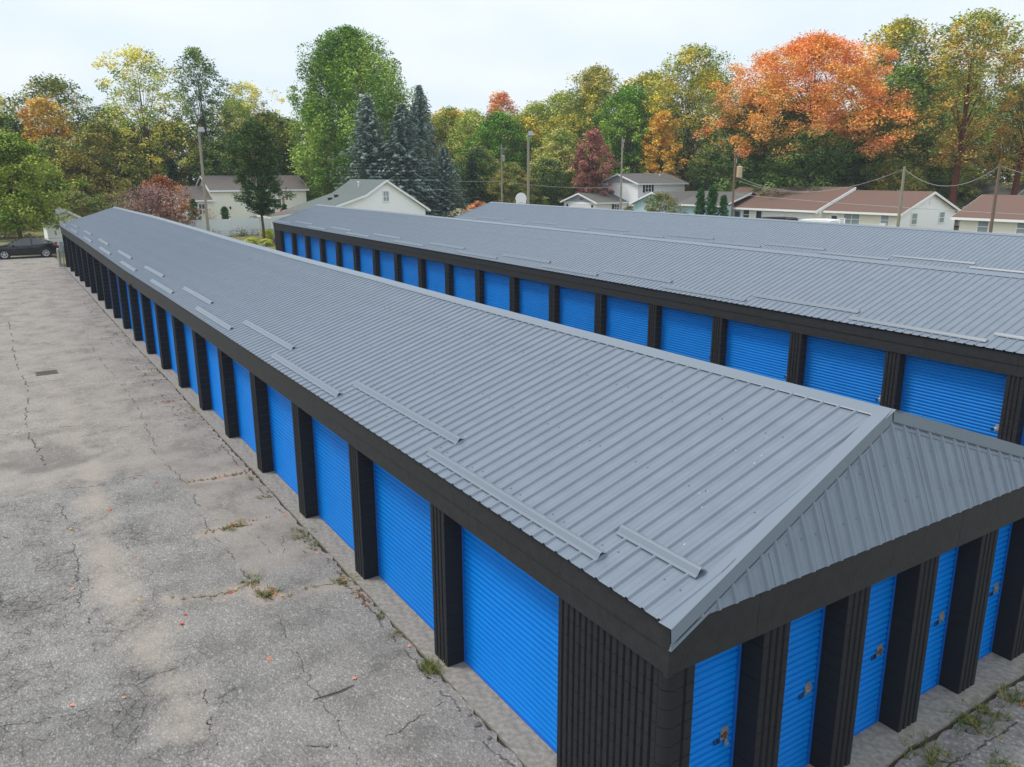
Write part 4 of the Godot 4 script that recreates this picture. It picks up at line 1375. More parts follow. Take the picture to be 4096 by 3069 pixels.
	board(fb, Vector3(-0.5, 2.58, 0.42), Vector3(5.1, 4.68, 0.42), 0.24); board(fb, Vector3(5.1, 4.68, 0.42), Vector3(10.7, 2.58, 0.42), 0.24)
	board(fb, Vector3(-1.55, 2.58, -8.97), Vector3(5.1, 5.03, -8.97), 0.34, 0.12)
	part(t, "fascia", fb, M.white)
	var dp := MB.new()
	dp.tube([Vector3(-0.55, 2.4, 0.35), Vector3(-0.15, 2.1, 0.1), Vector3(-0.08, 1.9, 0.08), Vector3(-0.08, 0.1, 0.08)], [0.05, 0.05, 0.05, 0.05], 6)
	part(t, "downpipe", dp, M.white)
	for z in [-11.5, -15.4]: house_door(t, Vector3(-1.0, 0, z), FW, 2.75, 2.1, M.white_matte, 4)
	house_door(t, Vector3(0, 0.15, -7.7), FW, 0.95, 2.1, M.white)
	window(t, Vector3(0, 1.75, -5.55), 2.0, 1.35, FW, 2, M.glass_pale)
	window(t, Vector3(0, 1.85, -1.65), 0.95, 1.2, FW, 1, M.glass_pale); air_conditioner(t, Vector3(0, 1.3, -1.65), FW)
	window(t, Vector3(2.4, 1.95, 0), 1.0, 1.15, FZ, 1, M.glass_pale); window(t, Vector3(7.5, 1.95, 0), 1.0, 1.15, FZ, 1, M.glass_pale)
	house_door(t, Vector3(-1.0, 0.15, -17.2), FW, 0.95, 2.1, M.dark)
	window(t, Vector3(-1.0, 1.75, -19.2), 1.0, 1.2, FW, 1); air_conditioner(t, Vector3(-1.0, 0.85, -18.6), FW)
	house_door(t, Vector3(-1.0, 0.15, -20.6), FW, 1.0, 2.1, M.glass_pale)
	window(t, Vector3(-1.0, 1.75, -23.4), 1.1, 1.2, FW, 1); air_conditioner(t, Vector3(-1.0, 1.1, -23.4), FW)
	var dv := MB.new()
	dv.tube([Vector3(5.1, 3.6, 0.02), Vector3(5.1, 3.6, 0.06)], [0.3, 0.3], 8)
	part(t, "gable_vent", dv, M.white)
	for q in [[Vector3(-0.1, 0, -4.2), Vector3(-0.1, 0, -0.1)], [Vector3(-0.1, 0, -9.0), Vector3(-0.1, 0, -8.4)], [Vector3(-1.1, 0, -25.1), Vector3(-1.1, 0, -21.3)]]:
		brick_band(t, q[0], q[1], 6)
	# ---- second ranch house at the right
	t = thing("small_ranch_house", "brown roofed cream house with a brick base beside the long ranch house", "house", Vector3(72.0, 0.33, -37.0))
	w = MB.new()
	siding(w, Vector3(0, 0, 0), Vector3(0, 0, 14), 0.0, 2.65, 2.65); siding(w, Vector3(9, 0, 0), Vector3(0, 0, 0), 0.0, 2.65, 2.65, [4.5, 4.4])
	siding(w, Vector3(0, 0, 14), Vector3(9, 0, 14), 0.0, 2.65, 2.65, [4.5, 4.4]); siding(w, Vector3(9, 0, 14), Vector3(9, 0, 0), 0.0, 2.65, 2.65)
	part(t, "wall", w, M.cream)
	rf = MB.new()
	slab(rf, Vector3(-0.5, 2.58, 14.4), Vector3(4.5, 4.55, 14.4), Vector3(4.5, 4.55, -0.6), Vector3(-0.5, 2.58, -0.6), 0.1); slab(rf, Vector3(4.5, 4.55, 14.4), Vector3(9.5, 2.58, 14.4), Vector3(9.5, 2.58, -0.6), Vector3(4.5, 4.55, -0.6), 0.1)
	part(t, "roof", rf, M.shingle_red)
	fb = MB.new()
	board(fb, Vector3(-0.52, 2.56, 14.4), Vector3(-0.52, 2.56, -0.6), 0.22); board(fb, Vector3(-0.5, 2.56, -0.62), Vector3(4.5, 4.53, -0.62), 0.22)
	part(t, "fascia", fb, M.white)
	window(t, Vector3(0, 1.8, 2.2), 1.0, 1.25, FW, 1, M.glass_pale); window(t, Vector3(0, 1.8, 5.6), 1.0, 1.25, FW, 1, M.glass_pale); air_conditioner(t, Vector3(0, 1.15, 5.6), FW)
	brick_band(t, Vector3(-0.1, 0, 1.2), Vector3(-0.1, 0, 4.6), 9)
	# ---- houses glimpsed through the trees, far behind
	t = gabled("grey_far_house", "grey house with steep gables half hidden among the trees", 150.0, 163.0, -142.0, -132.0, 4.3, 7.2, 10.6, "z", mat(rgb(150, 154, 160), 0.8), M.shingle_grey, 0.5)
	window(t, Vector3(0, 1.4, -5.0), 1.1, 1.2, FW, 1); window(t, Vector3(5.0, 1.4, 0), 1.1, 1.2, FZ, 1)
	t = gabled("white_far_house", "white bungalow with grey roof behind the red vined trunk", 99.0, 110.0, -56.0, -47.0, 0.4, 3.0, 5.6, "z", M.siding_white, M.shingle_grey, 0.5)
	window(t, Vector3(0, 1.7, -6.0), 1.2, 1.2, FW, 1); window(t, Vector3(4.0, 1.7, 0), 1.2, 1.2, FZ, 1)
	# rise of ground under the far grey house
	var hm := MB.new()
	for i in 16:
		for j in 6:
			var P := func(a: int, c: int) -> Vector3:
				var rr := 10.0 + 9.0 * c
				var an := TAU * a / 16.0
				return Vector3(158 + cos(an) * rr * 1.3, 0.3 + 4.1 * (1.0 - smoothstep(1.0, 6.0, float(c))), -138 - sin(an) * rr)
			hm.quad(P.call(i, j), P.call(i, j + 1), P.call(i + 1, j + 1), P.call(i + 1, j))
	for i in 16:
		hm.tri(Vector3(158, 4.4, -138), Vector3(158 + cos(TAU * i / 16.0) * 13, 4.4, -138 - sin(TAU * i / 16.0) * 10), Vector3(158 + cos(TAU * (i + 1) / 16.0) * 13, 4.4, -138 - sin(TAU * (i + 1) / 16.0) * 10))
	structure("hill", hm, M.grass)

var brick_mesh: ArrayMesh
func brick_band(parent: Node3D, a: Vector3, b: Vector3, courses: int) -> void:
	# low veneer of bricks; they are only two or three pixels each, so one part
	var m := MB.new()
	var L := (b - a).length()
	m.box(a + Vector3(0.02, 0, 0), b + Vector3(0.1, courses * 0.075, 0))
	for c in courses:
		var z := -0.1 if c % 2 == 0 else 0.0
		while z < L - 0.05:
			var z0 := maxf(z, 0.0); var z1 := minf(z + 0.2, L)
			m.box(a + Vector3(-0.0, c * 0.075 + 0.005, z0 + 0.005), a + Vector3(0.03, c * 0.075 + 0.068, z1 - 0.005))
			z += 0.21
	stuff(part(parent, "brick_veneer", m, M.brick))

# ---------------------------------------------------------------- trees
func env_r(shape: String, t: float) -> float:   # crown radius along its height, 0..1
	match shape:
		"round": return sqrt(maxf(0.0, 1.0 - pow(absf(2.0 * t - 0.9) / 1.1, 2.2)))
		"upright": return (0.62 + 0.38 * sin(PI * pow(t, 0.75))) * sqrt(maxf(0.0, 1.0 - pow(t, 5.0))) * (0.75 + 0.25 * smoothstep(0.0, 0.18, t))
		"vase": return (0.45 + 0.55 * pow(t, 0.8)) * sqrt(maxf(0.0, 1.0 - pow(t, 6.0)))
		"column": return (0.8 + 0.2 * sin(PI * t)) * sqrt(maxf(0.0, 1.0 - pow(t, 7.0))) * smoothstep(-0.12, 0.25, t)
		"wide": return sqrt(maxf(0.0, 1.0 - pow(t, 2.6))) * (0.72 + 0.28 * smoothstep(0.0, 0.35, t))
		"dome": return sqrt(maxf(0.0, 1.0 - t * t))
	return 1.0
func leaf_quad(m: MB, r: RandomNumberGenerator, p: Vector3, s: float, droop := 0.0) -> void:
	var up := Vector3(r.randfn() * 0.55, 1.0, r.randfn() * 0.55)
	var d := up.cross(Vector3(r.randfn(), 0.0, r.randfn())).normalized()
	d = (d + Vector3(0, -droop, 0)).normalized()
	var e := d.cross(up).normalized()
	var a := d * s
	var b := e * s * 0.52
	var nn := d.cross(e)
	m.v.append(p - a); m.v.append(p + b); m.v.append(p + a); m.v.append(p - a); m.v.append(p + a); m.v.append(p - b)
	for i in 6:
		m.n.append(nn); m.c.append(m.col); m.uv.append(Vector2.ZERO)

# o: H, W, base (crown start), shape, pal [[r,g,b]...], clumps, leaves, size, trunk radius, open (0..1: how bare the inside is), seed
func make_tree(called: String, label: String, group: String, o: Dictionary) -> Node3D:
	var r := RandomNumberGenerator.new()
	r.seed = o.seed
	var H: float = o.H; var R: float = o.W * 0.5; var base: float = o.base
	var t := thing(called, label, o.get("category", "tree"), Vector3.ZERO, group)
	var tr := MB.new()
	var lean := Vector3(r.randf_range(-0.04, 0.04), 0, r.randf_range(-0.04, 0.04)) * H
	var top := Vector3(lean.x, base + (H - base) * 0.82, lean.z)
	var rad: float = o.get("trunk", 0.011 * H + 0.08)
	var axis := [Vector3(0, -0.3, 0), Vector3(lean.x * 0.1, base * 0.5, 0), Vector3(lean.x * 0.4, base, lean.z * 0.4), top.lerp(Vector3(0, base, 0), 0.5) + Vector3(r.randf_range(-0.3, 0.3), 0, r.randf_range(-0.3, 0.3)), top]
	tr.tube(axis, [rad * 1.35, rad, rad * 0.85, rad * 0.5, rad * 0.12], 7, false)
	var cr := MB.new()
	var n: int = int(o.clumps * 1.7)
	var pals: Array = o.pal
	var cs: float = o.get("clump", 0.17) * (R + (H - base) * 0.25) * 0.8
	var tone_n := noise(0.09, 2, o.seed)
	var cl := 0
	for k in n:
		# spread over the envelope, most of it near the outside
		var ty := (k + r.randf()) / n
		ty = pow(ty, o.get("bias", 0.9))
		var er := env_r(o.shape, ty) * R
		var an := k * 2.39996 + r.randf_range(-0.5, 0.5)
		var f := sqrt(r.randf_range(o.get("open", 0.05), 1.0))
		er *= 1.0 + 0.34 * tone_n.get_noise_3d(cos(an) * 9.0, ty * 20.0, sin(an) * 9.0) * 2.0
		var y := base + (H - base) * ty
		var c := Vector3(cos(an) * er * f, y - 0.04 * H * f * f * (1.0 - ty), sin(an) * er * f) + Vector3(lean.x, 0, lean.z) * ty
		# a limb to every few clumps
		if k % int(o.get("limb_every", 4)) == 0:
			var s0 := clampf((y - base) / (H - base) * 0.6 - 0.05 + r.randf_range(-0.08, 0.05), 0.0, 0.7)
			var p0: Vector3 = (axis[2] as Vector3).lerp(top, s0 * 0.8)
			var mid := p0.lerp(c, 0.5) + Vector3(-(c - p0).x * 0.12, 0.05 * (c - p0).length(), -(c - p0).z * 0.12) + Vector3(r.randfn(), r.randfn(), r.randfn()) * 0.03 * (c - p0).length()
			var lr := rad * lerpf(0.26, 0.09, ty)
			tr.tube([p0, mid, c], [lr, lr * 0.6, lr * 0.12], 5, false)
		var pi := int(clampf((tone_n.get_noise_3dv(c * o.get("patch", 1.0)) * 1.1 + 0.5 + r.randf_range(-0.3, 0.3)) * pals.size(), 0, pals.size() - 1))
		var pc: Array = pals[pi]
		var br := r.randf_range(0.8, 1.18) * 1.58
		var basec := lin(pc[0], pc[1], pc[2]) * br
		var rx := cs * r.randf_range(0.7, 1.3)
		var ln: int = int(o.leaves * 1.25 * r.randf_range(0.7, 1.3))
		for q in ln:
			var d := Vector3(r.randfn(), r.randfn() * 0.62, r.randfn()) * 0.52
			if o.has("plume"): d = Vector3(d.x * 0.75, d.y * 2.3, d.z * 0.75)
			if d.length() > 1.0: d = d.normalized() * r.randf_range(0.7, 1.0)
			var v := r.randf_range(0.78, 1.25)
			var h := r.randf_range(-0.06, 0.06)
			cr.col = Color(basec.r * v * (1.0 + h), basec.g * v, basec.b * v * (1.0 - h), 1.0)
			leaf_quad(cr, r, c + d * rx, o.size * 0.74 * r.randf_range(0.6, 1.3), o.get("droop", 0.1))
			cl += 1
	part(t, "trunk", tr, o.get("bark", M.bark))
	part(t, "crown", cr, o.get("leafmat", M.leaf))
	return t

func make_conifer(called: String, label: String, group: String, o: Dictionary) -> Node3D:
	var r := RandomNumberGenerator.new()
	r.seed = o.seed
	var H: float = o.H; var R: float = o.W * 0.5
	var t := thing(called, label, "tree", Vector3.ZERO, group)
	var tr := MB.new()
	tr.tube([Vector3(0, -0.3, 0), Vector3(0, H * 0.5, 0), Vector3(0, H * 0.98, 0)], [0.02 * H, 0.011 * H, 0.002 * H], 7, false)
	var m := MB.new()
	var y: float = o.base
	var pc: Array = o.pal
	var step: float = o.get("step", 0.34)
	var k := 0
	while y < H * 0.985:
		var q: float = (y - o.base) / (H - o.base)
		var rr: float = R * pow(1.0 - q, o.get("taper", 0.85)) * r.randf_range(0.82, 1.1) + 0.12
		var nb := 5 + int(rr * 1.7)
		for b in nb:
			var an := TAU * (b + r.randf_range(-0.35, 0.35)) / nb + k * 0.7
			var l := rr * r.randf_range(0.72, 1.12)
			var dir := Vector3(cos(an), 0, sin(an))
			var rise := lerpf(-0.16, 0.55, q)
			var side := Vector3(-dir.z, 0, dir.x)
			var segs := 3 + int(l * 2.6)
			var br := r.randf_range(0.75, 1.2)
			if k % 3 == 0 and b % 2 == 0:
				tr.tube([Vector3(0, y, 0), dir * l * 0.8 + Vector3(0, y + rise * l * 0.6, 0)], [0.03, 0.01], 4, false)
			for s in segs:
				var u := (s + r.randf()) / segs
				var p := dir * l * u + Vector3(0, y + rise * l * u - 0.20 * l * u * u + 0.10 * l * pow(u, 4.0), 0)
				var wid := (1.0 - u) * 0.34 * l * 0.5 + 0.10
				for z in 3:
					var v := r.randf_range(0.75, 1.25) * br
					m.col = lin(pc[0], pc[1], pc[2]) * v
					m.col.a = 1.0
					var o2 := p + side * r.randf_range(-1, 1) * wid + Vector3(0, r.randf_range(-0.10, 0.04), 0)
					var d: Vector3 = (dir * 0.8 + side * r.randf_range(-0.9, 0.9) + Vector3(0, -0.25 + r.randf_range(-0.35, 0.25), 0)).normalized()
					var e := d.cross(Vector3.UP).normalized() * 0.8 + Vector3(0, r.randf_range(-0.6, 0.6), 0)
					var sz: float = o.get("size", 0.30) * r.randf_range(0.7, 1.25)
					var a := d * sz; var bb := e.normalized() * sz * 0.30
					var nn := d.cross(e).normalized()
					m.v.append(o2 - a); m.v.append(o2 + bb); m.v.append(o2 + a); m.v.append(o2 - a); m.v.append(o2 + a); m.v.append(o2 - bb)
					for i in 6:
						m.n.append(nn); m.c.append(m.col); m.uv.append(Vector2.ZERO)
		y += step * lerpf(1.25, 0.7, q)
		k += 1
	part(t, "trunk", tr, M.bark)
	part(t, "crown", m, M.needle)
	return t

func place(t: Node3D, x: float, z: float, y := 0.42, turn := 0.0, s := 1.0) -> Node3D:
	t.position = Vector3(x, y, z); t.rotation.y = turn; t.scale = Vector3.ONE * s
	return t
func again(o: Node3D, label: String, x: float, z: float, turn: float, s: Vector3, y := 0.42) -> Node3D:
	var c := copy(o, Vector3(x, y, z), turn, s)
	c.set_meta("label", label)
	return c

func build_trees() -> void:
	var BG := "woodland trees behind the houses"
	var green := [[88, 112, 46], [108, 130, 54], [72, 96, 42], [126, 142, 62]]
	var olive := [[142, 142, 62], [168, 158, 70], [116, 128, 58], [188, 172, 78], [104, 118, 52]]
	var yellowgreen := [[166, 170, 88], [136, 152, 72], [190, 184, 102], [116, 136, 62], [200, 186, 92]]
	var darkgreen := [[82, 104, 56], [98, 118, 62], [70, 92, 50], [114, 128, 70]]
	# ---- green tree over the car at the left
	var t := make_tree("ash_tree", "bright green leafy tree overhanging the shed and the parked car", "", {"H": 9.8, "W": 7.8, "base": 2.4, "shape": "round", "pal": [[98, 120, 46], [116, 134, 54], [84, 106, 42], [134, 146, 66]], "clumps": 170, "leaves": 75, "size": 0.20, "seed": 101, "clump": 0.16, "droop": 0.35})
	place(t, -2.0, -79.6, 0.42)
	# ---- big upright green maple
	t = make_tree("silver_maple", "tallest upright green maple standing behind the white saltbox house", "", {"H": 25.4, "W": 20.0, "base": 2.5, "shape": "upright", "pal": [[98, 128, 52], [118, 144, 62], [138, 158, 76], [154, 168, 90], [108, 136, 58]], "clumps": 420, "leaves": 135, "size": 0.26, "plume": 1.0, "seed": 102, "clump": 0.12, "limb_every": 9, "droop": -0.35, "patch": 0.6})
	place(t, 41.6, -109.6, 0.4, 0.4)
	# ---- blue spruces
	var spruce := make_conifer("blue_spruce", "blue grey spruce with a pointed top standing against the big maple", "blue spruces behind the saltbox house", {"H": 16.4, "W": 13.2, "base": 0.4, "pal": [130, 148, 140], "seed": 111, "taper": 0.88, "size": 0.34})
	place(spruce, 38.9, -97.0, 0.4)
	again(spruce, "broad blue grey spruce in the middle of the spruce group", 42.1, -93.6, 1.7, Vector3(1.08, 0.93, 1.08))
	again(spruce, "slender spruce rising highest behind the other spruces", 49.0, -102.2, 3.3, Vector3(0.86, 1.14, 0.86))
	again(spruce, "lowest blue grey spruce of the spruce group", 47.2, -92.0, 4.4, Vector3(0.72, 0.62, 0.72))
	var dark_spruce := make_conifer("dark_spruce", "small dark green spruce beside the transformer pole", "", {"H": 9.2, "W": 6.0, "base": 0.3, "pal": [62, 84, 62], "seed": 113, "taper": 0.9, "size": 0.28})
	place(dark_spruce, 54.6, -97.5, 0.4)
	again(dark_spruce, "dark spruce in the wood behind the shed", 18.0, -116.0, 2.0, Vector3(0.9, 0.95, 0.9))
	again(dark_spruce, "slim young spruce in the wood behind the cream house wing", 22.5, -117.5, 4.0, Vector3(0.62, 0.9, 0.62))
	# ---- pear tree in the garden
	t = make_tree("pear_tree", "narrow dark green pear tree on a bare stem in the lawn", "", {"H": 11.4, "W": 4.9, "base": 3.1, "shape": "column", "pal": [[54, 78, 42], [66, 90, 46], [78, 98, 52], [84, 98, 54]], "clumps": 170, "leaves": 90, "size": 0.14, "seed": 103, "clump": 0.13, "trunk": 0.13})
	place(t, 18.45, -76.2, 0.42)
	# ---- weeping, half bare purple tree and its orange dome
	t = make_tree("weeping_cherry", "half bare purplish weeping tree behind the first roof", "", {"H": 5.4, "W": 8.2, "base": 1.0, "shape": "dome", "pal": [[132, 106, 104], [146, 116, 110], [120, 98, 94], [156, 132, 120]], "clumps": 95, "leaves": 26, "size": 0.12, "seed": 104, "clump": 0.2, "limb_every": 1, "trunk": 0.2, "droop": 0.8, "bark": mat(rgb(126, 108, 104), 0.95)})
	place(t, 9.3, -83.5, 0.42)
	t = make_tree("orange_maple", "low rounded orange red maple beside the weeping tree", "", {"H": 6.3, "W": 5.6, "base": 1.4, "shape": "dome", "pal": [[138, 88, 62], [150, 98, 62], [126, 82, 66], [122, 96, 62]], "clumps": 80, "leaves": 70, "size": 0.15, "seed": 105, "clump": 0.2})
	place(t, 11.4, -86.5, 0.42)
	# ---- woods at the left
	var yopen := make_tree("aspen", "tall airy yellow green tree standing highest over the cream house", BG, {"H": 22.6, "W": 13.0, "base": 5.0, "shape": "vase", "pal": yellowgreen, "clumps": 130, "leaves": 52, "size": 0.25, "seed": 121, "clump": 0.12, "limb_every": 3, "open": 0.08})
	place(yopen, 16.2, -119.0, 0.4)
	var gtall := make_tree("cottonwood", "tall thin green tree with gaps in its crown next to the airy yellow one", BG, {"H": 23.4, "W": 9.6, "base": 6.0, "shape": "upright", "pal": [[92, 116, 66], [112, 134, 78], [78, 104, 58], [132, 146, 90]], "clumps": 100, "leaves": 55, "size": 0.26, "seed": 122, "clump": 0.12, "limb_every": 2})
	place(gtall, 24.2, -120.5, 0.4)
	var ythin := again(yopen, "thin pale yellow tree between the tall green one and the big maple", 30.3, -123.0, 2.1, Vector3(0.82, 0.86, 0.82))
	again(yopen, "yellowing tree behind the dense tree beyond the parked car", -2.0, -134.0, 3.9, Vector3(0.8, 0.78, 0.8))
	var orange_y := make_tree("golden_maple", "golden orange tree in the wood over the green tree by the car", BG, {"H": 16.2, "W": 8.2, "base": 4.0, "shape": "upright", "pal": [[206, 162, 70], [190, 142, 62], [212, 176, 90], [168, 142, 70]], "clumps": 90, "leaves": 60, "size": 0.25, "seed": 123, "clump": 0.15})
	place(orange_y, 3.4, -123.5, 0.4)
	var mid := make_tree("oak", "broad green oak behind the golden tree", BG, {"H": 19.6, "W": 15.0, "base": 4.5, "shape": "wide", "pal": [[98, 116, 58], [126, 132, 66], [82, 102, 50], [150, 142, 78]], "clumps": 150, "leaves": 55, "size": 0.27, "seed": 124, "clump": 0.13, "limb_every": 3})
	place(mid, 6.4, -131.0, 0.4)
	var dense := make_tree("dense_tree", "dense dark tree behind the tree that overhangs the shed", BG, {"H": 14.0, "W": 11.0, "base": 1.0, "shape": "round", "pal": darkgreen + [[132, 134, 70]], "clumps": 170, "leaves": 55, "size": 0.28, "seed": 125, "clump": 0.15})
	place(dense, -0.5, -125.5, 0.4)
	var oliv := make_tree("olive_tree", "dull olive green tree low in the wood behind the first roof", BG, {"H": 13.0, "W": 10.5, "base": 0.8, "shape": "round", "pal": [[128, 130, 66], [108, 122, 62], [152, 146, 76], [94, 110, 56], [140, 132, 68]], "clumps": 170, "leaves": 55, "size": 0.27, "seed": 126, "clump": 0.15})
	place(oliv, 9.5, -117.0, 0.4)
	var rows := [[dense, -7.5, -122.0, 0.9, "dense dark tree beyond the parked car's front end"], [oliv, 4.5, -119.0, 0.85, "dull olive tree low in the wood over the shed"], [dense, 13.6, -121.0, 0.9, "dense dark tree under the airy yellow tree"],
		[oliv, 19.6, -124.0, 1.05, "dull olive tree below the tall green one"], [dense, 24.5, -116.0, 0.78, "dense dark tree directly behind the cream house wing"], [oliv, 28.4, -119.5, 0.95, "dull olive tree behind the cream house roof"],
		[dense, 33.5, -124.0, 1.1, "dense dark tree between the cream house and the big maple"], [mid, 30.5, -131.0, 0.9, "broad green oak behind the thin yellow tree"], [oliv, 38.0, -128.0, 1.15, "dull olive tree behind the big maple"], [mid, 14.5, -140.0, 0.85, "broad oak deep in the wood behind the airy yellow tree"],
		[oliv, -4.0, -116.0, 0.8, "dull olive tree behind the overhanging green tree"], [dense, 51.0, -116.0, 0.95, "dense dark tree behind the spruce group"]]
	var k := 0
	for q in rows:
		k += 1
		again(q[0], q[4], q[1], q[2], k * 1.3, Vector3(q[3] * 1.05, q[3], q[3] * 1.05), 0.35)
	# ---- woods in the middle
	var yel := make_tree("hickory", "yellow olive tree between the spruces and the fresh green round tree", BG, {"H": 17.6, "W": 12.4, "base": 2.0, "shape": "round", "pal": olive, "clumps": 170, "leaves": 60, "size": 0.29, "seed": 131, "clump": 0.14})
	place(yel, 67.0, -128.0, 0.4)
	var grn := make_tree("linden", "fresh green round tree behind the transformer pole", BG, {"H": 16.0, "W": 11.0, "base": 1.5, "shape": "round", "pal": [[84, 124, 44], [104, 142, 52], [72, 108, 40], [122, 150, 62]], "clumps": 170, "leaves": 60, "size": 0.27, "seed": 132, "clump": 0.15})
	place(grn, 68.2, -113.0, 0.4)
	var redtop := make_tree("red_maple", "tree with a coral red top above the transformer pole", BG, {"H": 21.4, "W": 9.6, "base": 4.0, "shape": "upright", "pal": [[198, 130, 100], [190, 146, 90], [172, 152, 84], [204, 142, 110]], "clumps": 110, "leaves": 60, "size": 0.30, "seed": 133, "clump": 0.16})
	place(redtop, 83.0, -135.0, 0.4)
	var palegrn := make_tree("willow", "pale yellow green tree behind the tall lamp pole", BG, {"H": 18.4, "W": 13.0, "base": 1.5, "shape": "wide", "pal": [[148, 160, 82], [166, 172, 96], [128, 144, 72], [182, 180, 108]], "clumps": 170, "leaves": 60, "size": 0.28, "seed": 134, "clump": 0.14})
	place(palegrn, 81.0, -118.5, 0.4)
	var tallol := make_tree("tall_hickory", "tall olive yellow tree behind the two storey house", BG, {"H": 23.6, "W": 15.0, "base": 4.0, "shape": "wide", "pal": olive, "clumps": 180, "leaves": 60, "size": 0.29, "seed": 135, "clump": 0.13, "limb_every": 3})
	place(tallol, 86.0, -109.0, 0.4)
	var burg := make_tree("burgundy_tree", "burgundy red leaved tree beside the two storey house", "", {"H": 12.6, "W": 6.2, "base": 2.5, "shape": "upright", "pal": [[124, 72, 72], [142, 88, 86], [106, 60, 62], [156, 108, 98]], "clumps": 95, "leaves": 62, "size": 0.23, "seed": 136, "clump": 0.15})
	place(burg, 71.5, -92.0, 0.4)
	again(grn, "fresh green tree directly behind the two storey house", 84.0, -98.5, 2.0, Vector3(0.95, 1.22, 0.95), 0.4)
	again(orange_y, "golden tree behind the two storey house roof", 84.6, -91.5, 1.0, Vector3(0.9, 0.96, 0.9), 0.4)
	var c8 := make_tree("tall_elm", "tall olive green elm with a forked dark trunk behind the pale blue house", BG, {"H": 25.8, "W": 16.8, "base": 6.5, "shape": "wide", "pal": [[150, 158, 76], [124, 138, 66], [172, 168, 84], [106, 124, 58], [190, 172, 70]], "clumps": 190, "leaves": 58, "size": 0.28, "seed": 137, "clump": 0.12, "limb_every": 5, "trunk": 0.42})
	place(c8, 93.5, -95.5, 0.4)
	var rgx := tallol
	rows = [[palegrn, 66.5, -120.0, 0.86, "pale green tree between the yellow olive tree and the fresh green one"], [yel, 76.0, -117.0, 0.92, "yellow olive tree between the fresh green tree and the pale one"], [palegrn, 88.5, -121.0, 1.12, "pale green tree behind the tall olive tree"], [palegrn, 92.0, -104.0, 1.05, "pale green tree between the elm and the tall olive yellow tree"], [yel, 79.0, -107.0, 0.9, "yellow olive tree directly behind the burgundy tree"], [rgx, 104.0, -100.0, 1.0, "broad yellow green tree between the elm and the orange maple"], [yel, 60.0, -134.0, 1.0, "yellow olive tree far behind the small dark spruce"], [palegrn, 73.0, -128.0, 0.95, "pale green tree between the coral top and the spruces"], [palegrn, 74.5, -104.0, 0.72, "low pale green tree between the burgundy tree and the lamp pole"],
		[yel, 98.5, -108.0, 1.32, "tall yellow tree behind the elm"], [dense, 62.0, -108.0, 0.75, "dense dark tree at the foot of the fresh green tree"], [dense, 69.5, -100.0, 0.62, "dense low tree beside the basketball hoop"], [tallol, 97.0, -125.0, 0.95, "tall olive tree far behind the elm"],
		[oliv, 63.5, -101.0, 0.62, "low olive tree behind the tall lamp pole"], [oliv, 77.5, -99.0, 0.7, "low olive tree behind the garage"], [dense, 90.5, -86.0, 0.7, "dense dark tree behind the pale blue house roof"], [dense, 99.0, -88.0, 0.8, "dense dark tree under the elm"], [yel, 74.0, -140.0, 1.0, "yellow olive tree far behind the transformer pole"],
		[oliv, 56.0, -118.0, 0.8, "olive tree between the spruces and the transformer pole"]]
	for q in rows:
		k += 1
		again(q[0], q[4], q[1], q[2], k * 1.3, Vector3(q[3] * 1.05, q[3], q[3] * 1.05), 0.35)
	# ---- woods at the right
	t = make_tree("orange_sugar_maple", "huge orange red sugar maple towering over the long ranch house", "", {"H": 22.8, "W": 25.0, "base": 9.5, "shape": "wide", "pal": [[212, 136, 74], [204, 148, 80], [216, 140, 90], [194, 146, 74], [208, 156, 94]], "clumps": 320, "leaves": 110, "size": 0.22, "seed": 141, "clump": 0.10, "limb_every": 9, "trunk": 0.45, "droop": 0.25, "patch": 0.7})
	place(t, 87.6, -66.6, 0.4, 0.6)
	var dk := make_tree("green_maple", "dense green maple under the orange maple behind the ranch roof", BG, {"H": 14.2, "W": 13.0, "base": 1.5, "shape": "round", "pal": [[66, 92, 46], [84, 108, 56], [102, 122, 66], [56, 80, 42]], "clumps": 180, "leaves": 62, "size": 0.25, "seed": 142, "clump": 0.14})
	place(dk, 85.5, -71.5, 0.4, 0.0, 1.12)
	var rg := make_tree("green_oak", "broad green tree between the orange maple and the red vined tree", BG, {"H": 20.0, "W": 16.5, "base": 3.0, "shape": "wide", "pal": [[92, 118, 56], [114, 136, 68], [76, 102, 48], [134, 148, 80], [166, 140, 66]], "clumps": 200, "leaves": 60, "size": 0.27, "seed": 143, "clump": 0.12, "limb_every": 3})
	place(rg, 101.5, -61.5, 0.4)
	var rt := again(tallol, "very tall yellow olive tree behind the orange maple", 121.0, -77.0, 0.7, Vector3(1.3, 1.24, 1.3), 0.4)
	again(c8, "tall elm between the orange maple and the red vined tree, far back", 126.0, -66.0, 2.7, Vector3(1.2, 1.15, 1.2), 0.4)
	var vine := make_tree("vined_tree", "half bare tree whose trunk is wrapped in red vine", "", {"H": 22.4, "W": 12.6, "base": 7.5, "shape": "vase", "pal": [[150, 118, 62], [128, 124, 62], [168, 138, 72], [110, 116, 58]], "clumps": 90, "leaves": 46, "size": 0.24, "seed": 144, "clump": 0.12, "limb_every": 4, "trunk": 0.4, "bark": M.bark_vine})
	place(vine, 93.4, -49.8, 0.4)
	again(vine, "slimmer vine wrapped tree behind the small ranch house", 98.5, -45.5, 2.4, Vector3(0.9, 0.93, 0.9), 0.4)
